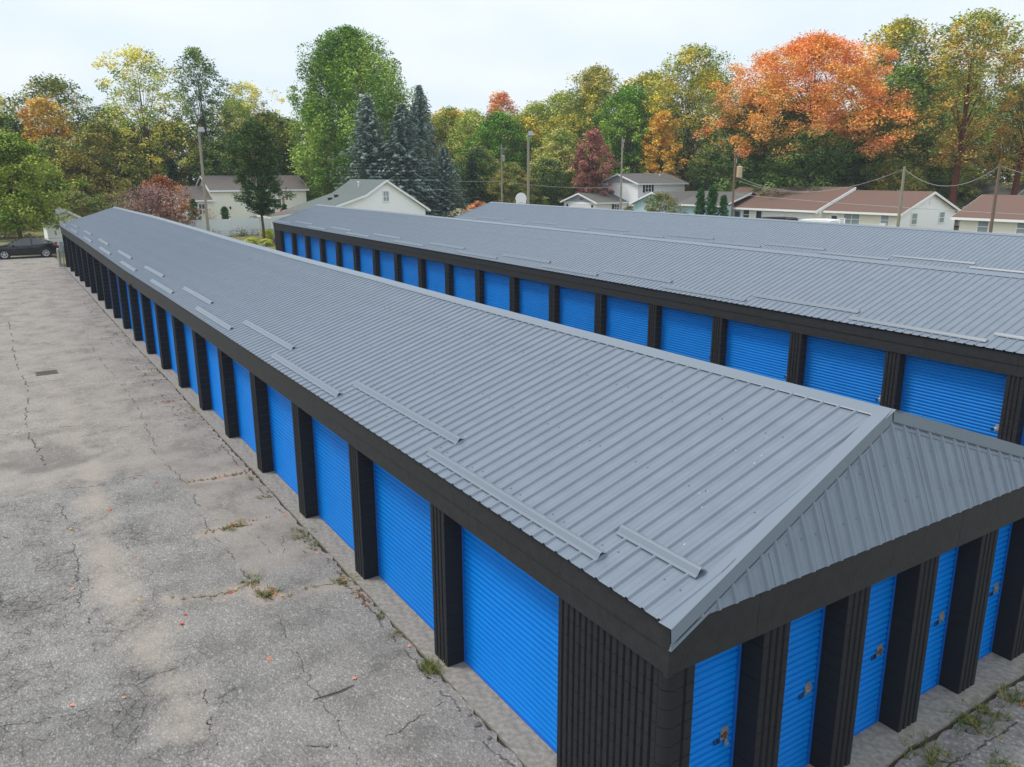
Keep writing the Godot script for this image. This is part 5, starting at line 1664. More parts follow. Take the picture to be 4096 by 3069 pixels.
	rows = [[dk, 81.5, -62.0, 0.8, "green maple rising directly behind the ranch house's long roof"], [rg, 96.0, -64.0, 0.72, "green tree under the orange maple behind the ranch gable"], [dk, 90.5, -61.0, 0.72, "low green maple behind the ranch house gable"], [rg, 110.0, -52.0, 0.86, "broad green tree behind the vined trunk"], [dk, 96.5, -76.0, 0.95, "green maple under the orange crown behind the pale blue house"], [oliv, 90.0, -55.5, 0.62, "low olive tree beside the ranch house gable"],
		[rg, 113.0, -66.0, 0.95, "broad green tree behind the orange maple and the ranch gable"], [palegrn, 108.0, -44.0, 0.85, "pale green tree behind the slimmer vine wrapped tree"], [palegrn, 118.0, -50.0, 0.95, "pale green tree far behind the vined tree"], [dense, 100.0, -53.0, 0.55, "dense low tree beside the white bungalow"], [oliv, 104.5, -40.5, 0.75, "olive tree behind the small ranch house"],
		[rg, 108.0, -82.0, 0.9, "broad green tree between the orange maple and the elm"], [yel, 112.0, -95.0, 1.2, "yellow olive tree deep behind the elm"], [rg, 140.0, -80.0, 1.2, "broad green tree far behind the red vined tree"], [dk, 84.5, -64.5, 0.6, "small green maple just behind the ranch roof"]]
	for q in rows:
		k += 1
		again(q[0], q[4], q[1], q[2], k * 1.3, Vector3(q[3] * 1.05, q[3], q[3] * 1.05), 0.35)
	# ---- the wood that closes the view, read as one mass
	var far_ := MB.new()
	var r := RandomNumberGenerator.new()
	r.seed = 900
	var pal := [[118, 124, 62], [140, 138, 70], [96, 110, 56], [164, 150, 78], [84, 100, 52], [176, 128, 74]]
	for i in 230:
		var u := (i + r.randf()) / 230.0
		# an arc round the yard from far left to far right
		var an := lerpf(-0.12, 1.25, u)
		var dist := r.randf_range(158.0, 185.0)
		var cx := -4.7 + sin(an) * dist; var cz := 4.7 - cos(an) * dist
		var hh := r.randf_range(11.0, 19.0)
		var pc: Array = pal[r.randi() % pal.size()]
		var bc := lin(pc[0], pc[1], pc[2]) * r.randf_range(0.95, 1.35)
		for q in 130:
			var ty := r.randf()
			var a2 := r.randf() * TAU
			var rr := 5.0 * sqrt(maxf(0.0, 1.0 - ty * ty * 0.9)) * sqrt(r.randf_range(0.35, 1.0))
			var v := r.randf_range(0.75, 1.2)
			far_.col = Color(bc.r * v, bc.g * v, bc.b * v, 1.0)
			leaf_quad(far_, r, Vector3(cx + cos(a2) * rr, 0.4 + hh * ty, cz + sin(a2) * rr), r.randf_range(0.45, 0.85))
	var fw := part(self, numbered("far_woods"), far_, M.leaf)
	stuff(tag(fw, "mixed green and yellow woodland closing the view behind everything", "woods"))
	build_shrubs(BG)

func build_shrubs(_bg: String) -> void:
	# clipped evergreens
	var arb := make_tree("arborvitae", "tall clipped evergreen cone by the cream house windows", "clipped evergreen cones", {"H": 3.6, "W": 1.5, "base": 0.05, "shape": "dome", "pal": [[44, 82, 40], [56, 96, 48]], "clumps": 70, "leaves": 60, "size": 0.09, "seed": 151, "clump": 0.16, "category": "shrub", "trunk": 0.06})
	place(arb, 17.6, -103.0, 0.42)
	again(arb, "shorter clipped evergreen cone on the cream house lawn", 21.4, -103.0, 1.0, Vector3(0.95, 0.72, 0.95))
	again(arb, "small clipped evergreen cone near the red parasol", 26.3, -94.0, 2.0, Vector3(0.7, 0.85, 0.7))
	again(arb, "tall twin evergreen cone next to the leafy bush by the street", 64.3, -62.6, 3.0, Vector3(1.05, 1.36, 1.05), 0.3)
	again(arb, "tallest twin evergreen cone next to the long ranch house", 64.6, -61.2, 4.0, Vector3(1.1, 1.44, 1.1), 0.3)
	again(arb, "short evergreen cone behind the twin cones", 65.6, -60.4, 5.0, Vector3(0.9, 1.16, 0.9), 0.3)
	# garden bushes
	var bush := make_tree("garden_bush", "round yellow green bush by the second row's far corner", "", {"H": 1.25, "W": 1.5, "base": 0.05, "shape": "round", "pal": [[150, 160, 56], [168, 176, 70]], "clumps": 36, "leaves": 60, "size": 0.07, "seed": 152, "clump": 0.22, "category": "shrub", "trunk": 0.03})
	place(bush, 19.3, -77.2, 0.42)
	again(bush, "low pale bush on the lawn in front of the pear tree", 16.6, -74.0, 1.0, Vector3(0.9, 0.55, 0.9))
	again(bush, "low pale bush between the pear tree and the second row", 17.6, -72.8, 2.0, Vector3(0.9, 0.5, 0.9))
	var ob := make_tree("orange_bush", "orange brown bush at the far corner of the third row", "", {"H": 3.0, "W": 3.4, "base": 0.1, "shape": "round", "pal": [[176, 112, 76], [150, 96, 66], [190, 136, 96]], "clumps": 60, "leaves": 60, "size": 0.12, "seed": 153, "clump": 0.2, "category": "shrub", "trunk": 0.06})
	place(ob, 48.6, -86.0, 0.42)
	var gb := make_tree("leafy_bush", "leafy green bush in front of the pale blue house", "", {"H": 4.2, "W": 5.0, "base": 0.3, "shape": "round", "pal": [[92, 104, 52], [116, 116, 66], [136, 112, 84], [78, 96, 46]], "clumps": 80, "leaves": 60, "size": 0.13, "seed": 154, "clump": 0.18, "category": "shrub", "trunk": 0.08})
	place(gb, 64.0, -68.6, 0.3)
	again(gb, "green bush at the long ranch house corner door", 71.6, -66.5, 1.0, Vector3(0.6, 0.45, 0.6), 0.3)
	again(gb, "round green hedge bush behind the two storey house", 88.0, -79.0, 2.0, Vector3(1.2, 1.05, 1.2), 0.3)
	again(gb, "green bush between the garage and the pale blue house", 71.5, -83.0, 3.0, Vector3(0.5, 0.5, 0.5), 0.42)
	again(gb, "green bushes at the wood's edge behind the shed", 8.0, -103.0, 4.0, Vector3(1.5, 1.0, 1.5), 0.42)
	again(gb, "green bush behind the shed roof", 4.2, -100.0, 5.0, Vector3(1.4, 1.1, 1.4), 0.42)
	again(gb, "low bush at the wood's edge behind the overhanging green tree", -3.5, -98.0, 0.6, Vector3(1.6, 1.2, 1.6), 0.42)
	var bare := make_tree("bare_bush", "pale twiggy bare bush by the cream house wall", "", {"H": 2.4, "W": 2.6, "base": 0.1, "shape": "vase", "pal": [[150, 140, 116], [168, 160, 136]], "clumps": 40, "leaves": 14, "size": 0.09, "seed": 155, "clump": 0.2, "limb_every": 1, "category": "shrub", "trunk": 0.05, "bark": mat(rgb(150, 138, 122), 0.95)})
	place(bare, 19.6, -104.0, 0.42)
	again(bare, "dark twiggy bush at the far end of the second row's roof", 45.0, -84.0, 2.0, Vector3(1.5, 1.0, 1.5))

# ---------------------------------------------------------------- yard behind the far ends
func build_yard() -> void:
	# white board fence, in panels with posts, every board its own piece
	var f := thing("vinyl_fence", "white vinyl board fence in front of the cream house", "fence", Vector3(6.0, 0.42, -88.0))
	var bd := MB.new()
	bd.box(Vector3(0, 0.08, -0.012), Vector3(0.288, 1.74, 0.012))
	var bdm := bd.mesh()
	var post := MB.new()
	post.box(Vector3(-0.065, 0, -0.065), Vector3(0.065, 1.84, 0.065))
	post.hexa([Vector3(-0.08, 1.84, 0.08), Vector3(0.08, 1.84, 0.08), Vector3(0.08, 1.84, -0.08), Vector3(-0.08, 1.84, -0.08), Vector3(-0.01, 1.93, 0.01), Vector3(0.01, 1.93, 0.01), Vector3(0.01, 1.93, -0.01), Vector3(-0.01, 1.93, -0.01)])
	var postm := post.mesh()
	var rail := MB.new()
	rail.box(Vector3(0.07, 0.06, -0.03), Vector3(2.37, 0.2, 0.03)); rail.box(Vector3(0.07, 1.7, -0.03), Vector3(2.37, 1.82, 0.03))
	var railm := rail.mesh()
	for k in 8:
		part(f, "post", postm, M.vinyl, Vector3(2.44 * k, 0, 0))
		part(f, "rail_pair", railm, M.vinyl, Vector3(2.44 * k, 0, 0))
		for b in 8:
			part(f, "board", bdm, M.vinyl, Vector3(2.44 * k + 0.068 + 0.2885 * b, 0, 0.004 * (b % 2)))
	part(f, "post", postm, M.vinyl, Vector3(2.44 * 8, 0, 0))
	# lower white fence panel nearer the second row
	var f2 := thing("low_vinyl_fence", "short stretch of white fence beside the flower bed", "fence", Vector3(20.9, 0.42, -80.5))
	for b in 13:
		part(f2, "board", bdm, M.white, Vector3(0.2885 * b, -0.12, 0.004 * (b % 2)))
	part(f2, "post", postm, M.white, Vector3(-0.07, -0.1, 0)); part(f2, "post", postm, M.white, Vector3(3.82, -0.1, 0))
	chain_fence("chain_link_fence", "chain link fence between the lot and the lawn with the pear tree", Vector3(8.2, 0.42, -77.0), 11.6)
	chain_fence("chain_link_fence", "chain link fence behind the parked dark car", Vector3(-8.4, 0.42, -76.0), 9.4)
	# bollards
	var bo := MB.new()
	bo.lathe([[0.0, 0.0], [0.1, 0.0], [0.1, 1.25], [0.085, 1.31], [0.05, 1.345], [0.0, 1.355]], 14)
	bo.lathe([[0.16, 0.0], [0.16, 0.03], [0.1, 0.035]], 14)
	var b1 := single("bollard", bo, M.galv, "pale steel bollard at the far corner of the first row", "bollard", Vector3(-0.35, g1(-63.2), -63.2), "bollards")
	var b2 := copy(b1, Vector3(14.2, 0.3, -61.4))
	b2.set_meta("label", "pale steel bollard at the far corner of the second row")
	# meter box on the first row's far corner
	var mt := thing("meter_cabinet", "grey electric meter cabinet with conduit on the first row's far corner", "meter box", Vector3(-0.02, g1(-62.7), -62.75))
	var mb := MB.new()
	mb.box(Vector3(-0.2, 1.2, -0.18), Vector3(-0.005, 1.85, 0.18)); mb.box(Vector3(-0.22, 1.16, -0.2), Vector3(-0.2, 1.9, 0.2))
	part(mt, "cabinet", mb, M.galv)
	mb = MB.new()
	mb.tube([Vector3(-0.1, 0.0, 0.0), Vector3(-0.1, 1.2, 0.0)], [0.035, 0.035], 8)
	part(mt, "conduit", mb, M.galv)
	mb = MB.new()
	mb.tube([Vector3(-0.2, 1.6, 0.0), Vector3(-0.3, 1.6, 0.0)], [0.09, 0.085], 14)
	part(mt, "meter", mb, M.glass_pale)
	# garden bits
	var u := thing("garden_parasol", "closed red garden parasol beside the saltbox porch", "parasol", Vector3(25.2, 0.42, -92.0))
	mb = MB.new()
	mb.lathe([[0.0, 2.65], [0.10, 2.55], [0.17, 2.35], [0.10, 2.3], [0.14, 2.25], [0.3, 1.35], [0.34, 1.1], [0.0, 1.15]], 12)
	part(u, "canopy", mb, mat(rgb(196, 26, 62), 0.8))
	mb = MB.new()
	mb.tube([Vector3(0, 0, 0), Vector3(0, 2.7, 0)], [0.025, 0.025], 8)
	mb.lathe([[0.0, 0.0], [0.28, 0.0], [0.26, 0.1], [0.0, 0.12]], 14)
	part(u, "pole", mb, M.dark)
	var cols := [[rgb(204, 44, 52), "red"], [rgb(118, 66, 168), "purple"], [rgb(228, 120, 60), "orange"]]
	var spots := [[18.2, -74.0], [18.7, -73.5], [15.6, -75.6]]
	for k in 3:
		var fp := thing("flower_pot", "flower pot with %s blooms at the edge of the lawn" % cols[k][1], "flower pot", Vector3(spots[k][0], 0.42, spots[k][1]), "flower pots")
		mb = MB.new()
		mb.lathe([[0.0, 0.0], [0.13, 0.0], [0.19, 0.32], [0.21, 0.34], [0.17, 0.33], [0.0, 0.3]], 12)
		part(fp, "pot", mb, mat(rgb(150, 106, 82), 0.9))
		var bl := MB.new()
		var r := RandomNumberGenerator.new()
		r.seed = 60 + k
		for q in 160:
			var green_ := q % 3 == 0
			bl.col = lin(86, 122, 52) if green_ else (cols[k][0] as Color).srgb_to_linear()
			leaf_quad(bl, r, Vector3(r.randfn() * 0.14, 0.45 + r.randfn() * 0.1, r.randfn() * 0.14), 0.05)
		part(fp, "blooms", bl, M.leaf)
	var pb := thing("planter_box", "tan wooden planter box by the white fence", "planter", Vector3(20.6, 0.42, -83.0))
	mb = MB.new()
	for q in [[Vector3(0, 0, 0), Vector3(1.6, 0.55, 0.04)], [Vector3(0, 0, -0.8), Vector3(1.6, 0.55, -0.76)], [Vector3(0, 0, -0.76), Vector3(0.04, 0.55, 0)], [Vector3(1.56, 0, -0.76), Vector3(1.6, 0.55, 0)]]:
		mb.box(q[0], q[1])
	part(pb, "box", mb, mat_tex(noise_tex(0.05, rgb(150, 118, 90), rgb(184, 152, 120), 61), 0.9, 0.8))
	mb = MB.new()
	mb.box(Vector3(0.04, 0, -0.76), Vector3(1.56, 0.48, 0))
	part(pb, "soil", mb, M.soil)
	# perennials along the fence
	var r2 := RandomNumberGenerator.new()
	r2.seed = 65
	var pr := MB.new()
	for k in 26:
		var c := Vector3(12.5 + r2.randf() * 9.0, 0.42, -87.2 + r2.randf() * 0.9)
		for q in 50:
			pr.col = lin(96, 104, 62) * r2.randf_range(0.7, 1.3) if r2.randf() < 0.85 else lin(150, 110, 90)
			pr.col.a = 1.0
			leaf_quad(pr, r2, c + Vector3(r2.randfn() * 0.25, absf(r2.randfn()) * 0.35, r2.randfn() * 0.2), 0.09, -0.6)
	var po := part(self, numbered("flower_border"), pr, M.leaf)
	stuff(tag(po, "border of low faded perennials along the white fence", "plants"))

func chain_fence(called: String, label: String, at: Vector3, length: float) -> void:
	var f := thing(called, label, "fence", at)
	var post := MB.new()
	post.tube([Vector3(0, 0, 0), Vector3(0, 1.32, 0)], [0.03, 0.03], 8)
	post.lathe([[0.04, 1.3], [0.04, 1.33], [0.0, 1.38]], 8)
	var pm := post.mesh()
	var n := int(length / 2.9)
	for k in n + 1:
		part(f, "post", pm, M.galv, Vector3(length * k / n, 0, 0))
	var rl := MB.new()
	rl.tube([Vector3(0, 1.27, 0), Vector3(length, 1.27, 0)], [0.021, 0.021], 8)
	part(f, "top_rail", rl, M.galv)
	var ms := MB.new()
	var s := 0.13
	var k := -1.2
	while k < length:
		for d in [1.0, -1.0]:
			var a := Vector3(k if d > 0 else k + 1.2, 0.04, 0.004 * d); var b := Vector3(k + 1.2 if d > 0 else k, 1.24, 0.004 * d)
			if a.x >= 0 and a.x <= length and b.x >= 0 and b.x <= length:
				ms.tube([a, b], [0.0018, 0.0018], 3, false)
		k += s
	stuff(part(f, "mesh_wire", ms, M.galv))

# ---------------------------------------------------------------- street furniture, poles and wires
func pole(called: String, label: String, at: Vector3, h: float, mt: Material, arm := 0.0, turn := 0.0, rad := 0.125) -> Node3D:
	var t := thing(called, label, "utility pole", at)
	t.rotation.y = turn
	var m := MB.new()
	m.tube([Vector3(0, -0.5, 0), Vector3(0, h * 0.5, 0), Vector3(0, h, 0)], [rad, rad * 0.86, rad * 0.7], 12)
	part(t, "shaft", m, mt)
	if arm > 0.0:
		m = MB.new()
		m.box(Vector3(-arm, h - 0.42, 0.1), Vector3(arm, h - 0.28, 0.2))
		part(t, "crossarm", m, mt)
		m = MB.new()
		for s in [-1.0, 1.0]:
			m.tube([Vector3(s * arm * 0.6, h - 0.38, 0.16), Vector3(0, h - 1.05, 0.12)], [0.018, 0.018], 5)
		part(t, "brace", m, M.galv)
		for s in [-0.92, 0.0, 0.92]:
			m = MB.new()
			m.lathe([[0.0, 0.0], [0.03, 0.0], [0.02, 0.08], [0.06, 0.1], [0.06, 0.15], [0.03, 0.17], [0.0, 0.2]], 8)
			part(t, "insulator", m, M.galv, Vector3(s * arm, h - (0.28 if s != 0.0 else 0.0), 0.15 if s != 0.0 else 0.0))
	return t
func wire(label: String, a: Vector3, b: Vector3, sag: float, rad := 0.009, mt: Material = null) -> void:
	var pts := []
	var rs := []
	for i in 15:
		var u := i / 14.0
		pts.append(a.lerp(b, u) - Vector3(0, sag * 4.0 * u * (1.0 - u), 0) - a); rs.append(rad)
	var m := MB.new()
	m.tube(pts, rs, 5, false)
	single("power_line", m, mt if mt else M.wire, label, "cable", a, "overhead wires")

func build_street() -> void:
	var p3 := Vector3(54, 0.3, -64.4); var p2 := Vector3(54, 0.42, -88.7); var p4 := Vector3(54, 0.3, -48.5)
	var t := pole("utility_pole", "grey utility pole with crossarm and grey transformer can by the dark spruce", p2, 10.1, M.pole, 1.15, 0.5)
	var m := MB.new()
	m.lathe([[0.0, 0.0], [0.2, 0.0], [0.22, 0.04], [0.22, 0.72], [0.17, 0.8], [0.0, 0.82]], 14)
	part(t, "transformer", m, M.galv, Vector3(0.42, 8.1, 0.0))
	m = MB.new()
	m.box(Vector3(0.1, 8.25, -0.04), Vector3(0.24, 8.32, 0.04)); m.box(Vector3(0.1, 8.7, -0.04), Vector3(0.24, 8.77, 0.04))
	part(t, "bracket", m, M.galv)
	t = pole("utility_pole", "grey utility pole with crossarm in front of the two storey house", p3, 10.25, M.pole, 1.2, 0.9)
	m = MB.new()
	m.tube([Vector3(0.16, 0.3, 0.08), Vector3(0.15, 6.2, 0.08)], [0.04, 0.04], 8)
	part(t, "conduit", m, M.white)
	t = pole("utility_pole", "brown utility pole with crossarm and rust streaked transformer can", p4, 8.5, M.pole_brown, 0.75, 0.9)
	m = MB.new()
	m.lathe([[0.0, 0.0], [0.25, 0.0], [0.27, 0.05], [0.27, 0.95], [0.2, 1.02], [0.0, 1.04]], 14)
	part(t, "transformer", m, mat_tex(noise_tex(0.03, rgb(196, 190, 178), rgb(206, 170, 120), 71), 0.7, 0.5), Vector3(0.0, 6.25, 0.42))
	pole("utility_pole", "plain grey pole in front of the long ranch house's gable end", Vector3(54, 0.3, -31.9), 7.1, M.pole, 0.0, 0.0, 0.13)
	pole("utility_pole", "plain brownish pole in front of the small ranch house", Vector3(54, 0.3, -25.0), 7.25, M.pole_brown, 0.0, 0.0, 0.125)
	# lamp poles of the yard
	for q in [[Vector3(11.5, 0.44, -68.5), 10.2, "wooden lamp pole standing beyond the first row's roof", 0.6], [Vector3(38.9, 0.35, -60.0), 10.25, "wooden lamp pole beyond the far corner of the third row", 0.3]]:
		t = pole("lamp_pole", q[2], q[0], q[1], M.pole, 0.0, q[3], 0.14)
		t.set_meta("category", "lamp pole"); t.set_meta("group", "lamp poles")
		m = MB.new()
		m.tube([Vector3(0, q[1] - 0.1, 0.08), Vector3(0, q[1] - 0.02, 0.3)], [0.03, 0.03], 8)
		part(t, "bracket", m, M.galv)
		m = MB.new()
		m.hexa([Vector3(-0.2, q[1] - 0.22, 0.5), Vector3(0.2, q[1] - 0.22, 0.5), Vector3(0.2, q[1] - 0.22, 0.14), Vector3(-0.2, q[1] - 0.22, 0.14), Vector3(-0.17, q[1] + 0.16, 0.4), Vector3(0.17, q[1] + 0.16, 0.4), Vector3(0.17, q[1] + 0.16, 0.14), Vector3(-0.17, q[1] + 0.16, 0.14)])
		var hd := part(t, "lamp_head", m, M.galv)
		m = MB.new()
		m.box(Vector3(-0.16, q[1] - 0.24, 0.46), Vector3(0.16, q[1] - 0.222, 0.18))
		part(hd, "lens", m, M.glass_pale)
	# wires
	var far_a := Vector3(54, 0.4, -128)
	for s in [-0.9, 0.9]:
		var w := "inner" if s < 0 else "outer"
		wire("upper %s wire between the transformer pole and the pole before the two storey house" % w, p2 + Vector3(s, 10.0, 0.2), p3 + Vector3(s, 10.15, 0.2), 0.5)
		wire("upper %s wire between the two storey house's pole and the brown pole" % w, p3 + Vector3(s, 10.15, 0.2), p4 + Vector3(s * 0.7, 8.4, 0.2), 0.35)
		wire("upper %s wire running from the brown pole past the ranch houses" % w, p4 + Vector3(s * 0.7, 8.4, 0.2), Vector3(54 + s, 8.7, 12), 0.3 + 0.25 * s)
		wire("upper %s wire running into the wood behind the transformer pole" % w, p2 + Vector3(s, 10.0, 0.2), far_a + Vector3(s, 10.6, 0), 0.6)
	wire("middle wire from the transformer pole to the two storey house's pole", p2 + Vector3(0.2, 8.0, 0), p3 + Vector3(0.2, 7.6, 0), 0.35)
	wire("middle wire from the two storey house's pole to the brown pole", p3 + Vector3(0.2, 7.5, 0), p4 + Vector3(0.2, 6.2, 0), 0.3)
	wire("lower wire from the two storey house's pole to the brown pole", p3 + Vector3(0.1, 7.2, 0), p4 + Vector3(0.1, 5.4, 0), 0.3)
	wire("middle dark wire running from the brown pole past the ranch roofs", p4 + Vector3(0.1, 6.6, 0), Vector3(54, 6.2, 12), 0.35)
	wire("lower dark wire running from the brown pole past the ranch roofs", p4 + Vector3(0.1, 6.1, 0), Vector3(54, 5.2, 12), 0.3)
	wire("thick pale cable running low in front of the brown roofs", p4 + Vector3(0.1, 4.75, 0), Vector3(54, 4.7, 14), 0.75, 0.02, M.wire_pale)
	wire("pale cable sagging between the brown pole and the plain grey pole", p4 + Vector3(0.1, 6.4, 0), Vector3(54, 7.2, -31.9), 1.55, 0.016, M.wire_pale)
	wire("second pale cable sagging between the brown pole and the plain grey pole", p4 + Vector3(0.1, 6.1, 0), Vector3(54, 7.2, -31.9), 1.45, 0.012, M.wire_pale)
	wire("pale cable sagging between the plain grey pole and the plain brownish pole", Vector3(54, 7.2, -31.9), Vector3(54, 7.35, -25.0), 1.3, 0.018, M.wire_pale)
	wire("pale cable running from the plain brownish pole past the small ranch house", Vector3(54, 7.35, -25.0), Vector3(56, 5.2, -10), 0.8, 0.015, M.wire_pale)
	wire("thick cable low between the transformer pole and the two storey house's pole", p2 + Vector3(0.1, 5.6, 0), p3 + Vector3(0.1, 5.2, 0), 0.35, 0.016, M.wire_pale)
	wire("thick cable from the transformer pole towards the spruces", p2 + Vector3(0.1, 5.6, 0), Vector3(48, 6.6, -112), 0.3, 0.02, M.wire_pale)
	wire("thin wire crossing in front of the big maple and the spruces", Vector3(13.0, 8.6, -80.0), p2 + Vector3(-0.2, 8.6, 0), 1.1, 0.016)
	# speed limit sign
	t = thing("speed_sign", "white speed limit 40 sign on the street before the long ranch house", "road sign", Vector3(60.0, 0.3, -41.0))
	m = MB.new()
	m.box(Vector3(-0.02, 0, -0.03), Vector3(0.02, 2.75, 0.03))
	part(t, "post", m, M.galv)
	m = MB.new()
	m.box(Vector3(-0.05, 1.95, -0.31), Vector3(-0.03, 2.72, 0.31))
	var pl := part(t, "plate", m, M.white)
	for q in [["SPEED", 2.52, 0.0046], ["LIMIT", 2.35, 0.0046], ["40", 2.0, 0.0105]]:
		var tm := TextMesh.new()
		tm.text = q[0]; tm.font_size = 32; tm.pixel_size = q[2]; tm.depth = 0.004
		tm.vertical_alignment = VERTICAL_ALIGNMENT_BOTTOM
		var o := part(pl, "lettering", tm, M.ink, Vector3(-0.0525, q[1], 0))
		o.rotation.y = -PI / 2
	# basketball hoop
	t = thing("basketball_hoop", "white basketball backboard on a post by the lamp pole", "basketball hoop", Vector3(40.2, 0.35, -63.2))
	t.rotation.y = -0.6
	m = MB.new()
	m.tube([Vector3(0, 0, -0.6), Vector3(0, 3.1, -0.5), Vector3(0, 3.9, -0.08)], [0.05, 0.05, 0.04], 8)
	part(t, "post", m, M.white)
	m = MB.new()
	m.tube([Vector3(0, 4.25, -0.03), Vector3(0, 4.25, 0.02)], [0.56, 0.56], 14)
	m.box(Vector3(-0.5, 3.75, -0.03), Vector3(0.5, 4.2, 0.019))
	part(t, "backboard", m, M.white)
	m = MB.new()
	for k in 16:
		var a := TAU * k / 16.0; var b := TAU * (k + 1) / 16.0
		m.tube([Vector3(cos(a) * 0.22, 3.85, 0.28 + sin(a) * 0.22), Vector3(cos(b) * 0.22, 3.85, 0.28 + sin(b) * 0.22)], [0.012, 0.012], 5, false)
	part(t, "rim", m, mat(rgb(190, 80, 40), 0.6))
	m = MB.new()
	for k in 12:
		var a := TAU * k / 12.0
		m.tube([Vector3(cos(a) * 0.22, 3.85, 0.28 + sin(a) * 0.22), Vector3(cos(a + 0.4) * 0.13, 3.42, 0.28 + sin(a + 0.4) * 0.13)], [0.008, 0.008], 4, false)
	part(t, "net", m, M.white)

# ---------------------------------------------------------------- vehicles
func car(called: String, label: String, at: Vector3, turn: float, paint: Material, prof: Array, glass_from: float, glass_to: float, L := 4.75) -> Node3D:
	# local x is the length with the front at -x; prof: [x, top y, belt y, half width, roof half width]
	var t := thing(called, label, "car", at)
	t.rotation.y = turn
	var body := MB.new(); var side := MB.new(); var top := MB.new(); var clad := MB.new()
	for i in prof.size() - 1:
		var A: Array = prof[i]; var B: Array = prof[i + 1]
		for s in [-1.0, 1.0]:
			var sec := func(q: Array) -> Array:
				var x: float = q[0]; var w: float = q[3]
				var belt := minf(q[2], q[1] - 0.01)
				return [Vector3(x, 0.26, 0), Vector3(x, 0.24, s * w * 0.9), Vector3(x, 0.34, s * w * 0.985), Vector3(x, 0.52, s * w), Vector3(x, lerpf(0.52, belt, 0.55), s * w * 0.995), Vector3(x, belt - 0.06, s * w * 0.965), Vector3(x, belt, s * w * 0.92), Vector3(x, q[1] - 0.03, s * q[4]), Vector3(x, q[1], s * q[4] * 0.8), Vector3(x, q[1] + 0.015, 0)]
			var a: Array = sec.call(A); var b: Array = sec.call(B)
			for k in 9:
				var target := body
				var mid: float = (A[0] + B[0]) * 0.5
				if k <= 1: target = clad
				if k == 6 and mid > glass_from + 0.25 and mid < glass_to - 0.35: target = side
				if k >= 7 and mid > glass_from and mid < glass_to: target = top
				if s > 0: target.quad(a[k], b[k], b[k + 1], a[k + 1])
				else: target.quad(a[k + 1], b[k + 1], b[k], a[k])
	# closed nose and tail
	for e in [prof[0], prof[-1]]:
		var w: float = e[3]
		body.box(Vector3(e[0] - 0.01, 0.3, -w * 0.9), Vector3(e[0] + 0.01, e[1] - 0.02, w * 0.9))
	part(t, "body", body, paint)
	part(t, "cladding", clad, M.shutter_black)
	part(t, "side_window", side, M.car_glass)
	part(t, "glass_roof", top, M.car_glass)
	var w0: float = prof[prof.size() / 2][3]
	for x in [-0.308 * L, 0.304 * L]:
		for s in [-1.0, 1.0]:
			var ar := MB.new()
			ar.disc(Vector3(0, 0, s * (w0 + 0.004)), Vector3(0, 0, s), 0.43, 24)
			for k in 13:
				var a := PI * k / 12.0 - 0.0
				ar.obox(Transform3D(Basis(Vector3(0, 0, 1), a), Vector3(cos(a) * 0.43, sin(a) * 0.43, s * (w0 - 0.01))), Vector3(0.07, 0.13, 0.05))
			part(t, "wheel_arch", ar, M.shutter_black, Vector3(x, 0.36, 0))
			var ty := MB.new()
			var pr := [[0.24, -0.11], [0.33, -0.115], [0.36, -0.08], [0.36, 0.08], [0.33, 0.115], [0.24, 0.11]]
			for i in 5:
				for k in 22:
					var a := TAU * k / 22.0; var b := TAU * (k + 1) / 22.0
					var P := func(q: Array, an: float) -> Vector3: return Vector3(cos(an) * q[0], sin(an) * q[0], q[1])
					ty.quad(P.call(pr[i], a), P.call(pr[i + 1], a), P.call(pr[i + 1], b), P.call(pr[i], b))
			var wh := part(t, "wheel", ty, M.tyre, Vector3(x, 0.36, s * (w0 - 0.075)))
			var rm := MB.new()
			for k in 22:
				var a := TAU * k / 22.0; var b := TAU * (k + 1) / 22.0
				for q in [[0.215, 0.09, 0.25, 0.115], [0.25, 0.115, 0.262, 0.1]]:
					rm.quad(Vector3(cos(a) * q[0], sin(a) * q[0], s * q[1]), Vector3(cos(a) * q[2], sin(a) * q[2], s * q[3]), Vector3(cos(b) * q[2], sin(b) * q[2], s * q[3]), Vector3(cos(b) * q[0], sin(b) * q[0], s * q[1]))
			for k in 10:
				var a := TAU * k / 10.0 + (0.12 if k % 2 == 0 else -0.12)
				rm.obox(Transform3D(Basis(Vector3(0, 0, 1), a), Vector3(cos(a) * 0.14, sin(a) * 0.14, s * 0.098)), Vector3(0.2, 0.032, 0.02))
			rm.tube([Vector3(0, 0, s * 0.09), Vector3(0, 0, s * 0.118)], [0.055, 0.045], 12)
			part(wh, "rim", rm, M.alloy)
			var hb := MB.new()
			hb.disc(Vector3(0, 0, s * 0.05), Vector3(0, 0, s), 0.25, 20)
			part(wh, "brake_disc", hb, M.dark)
	return t

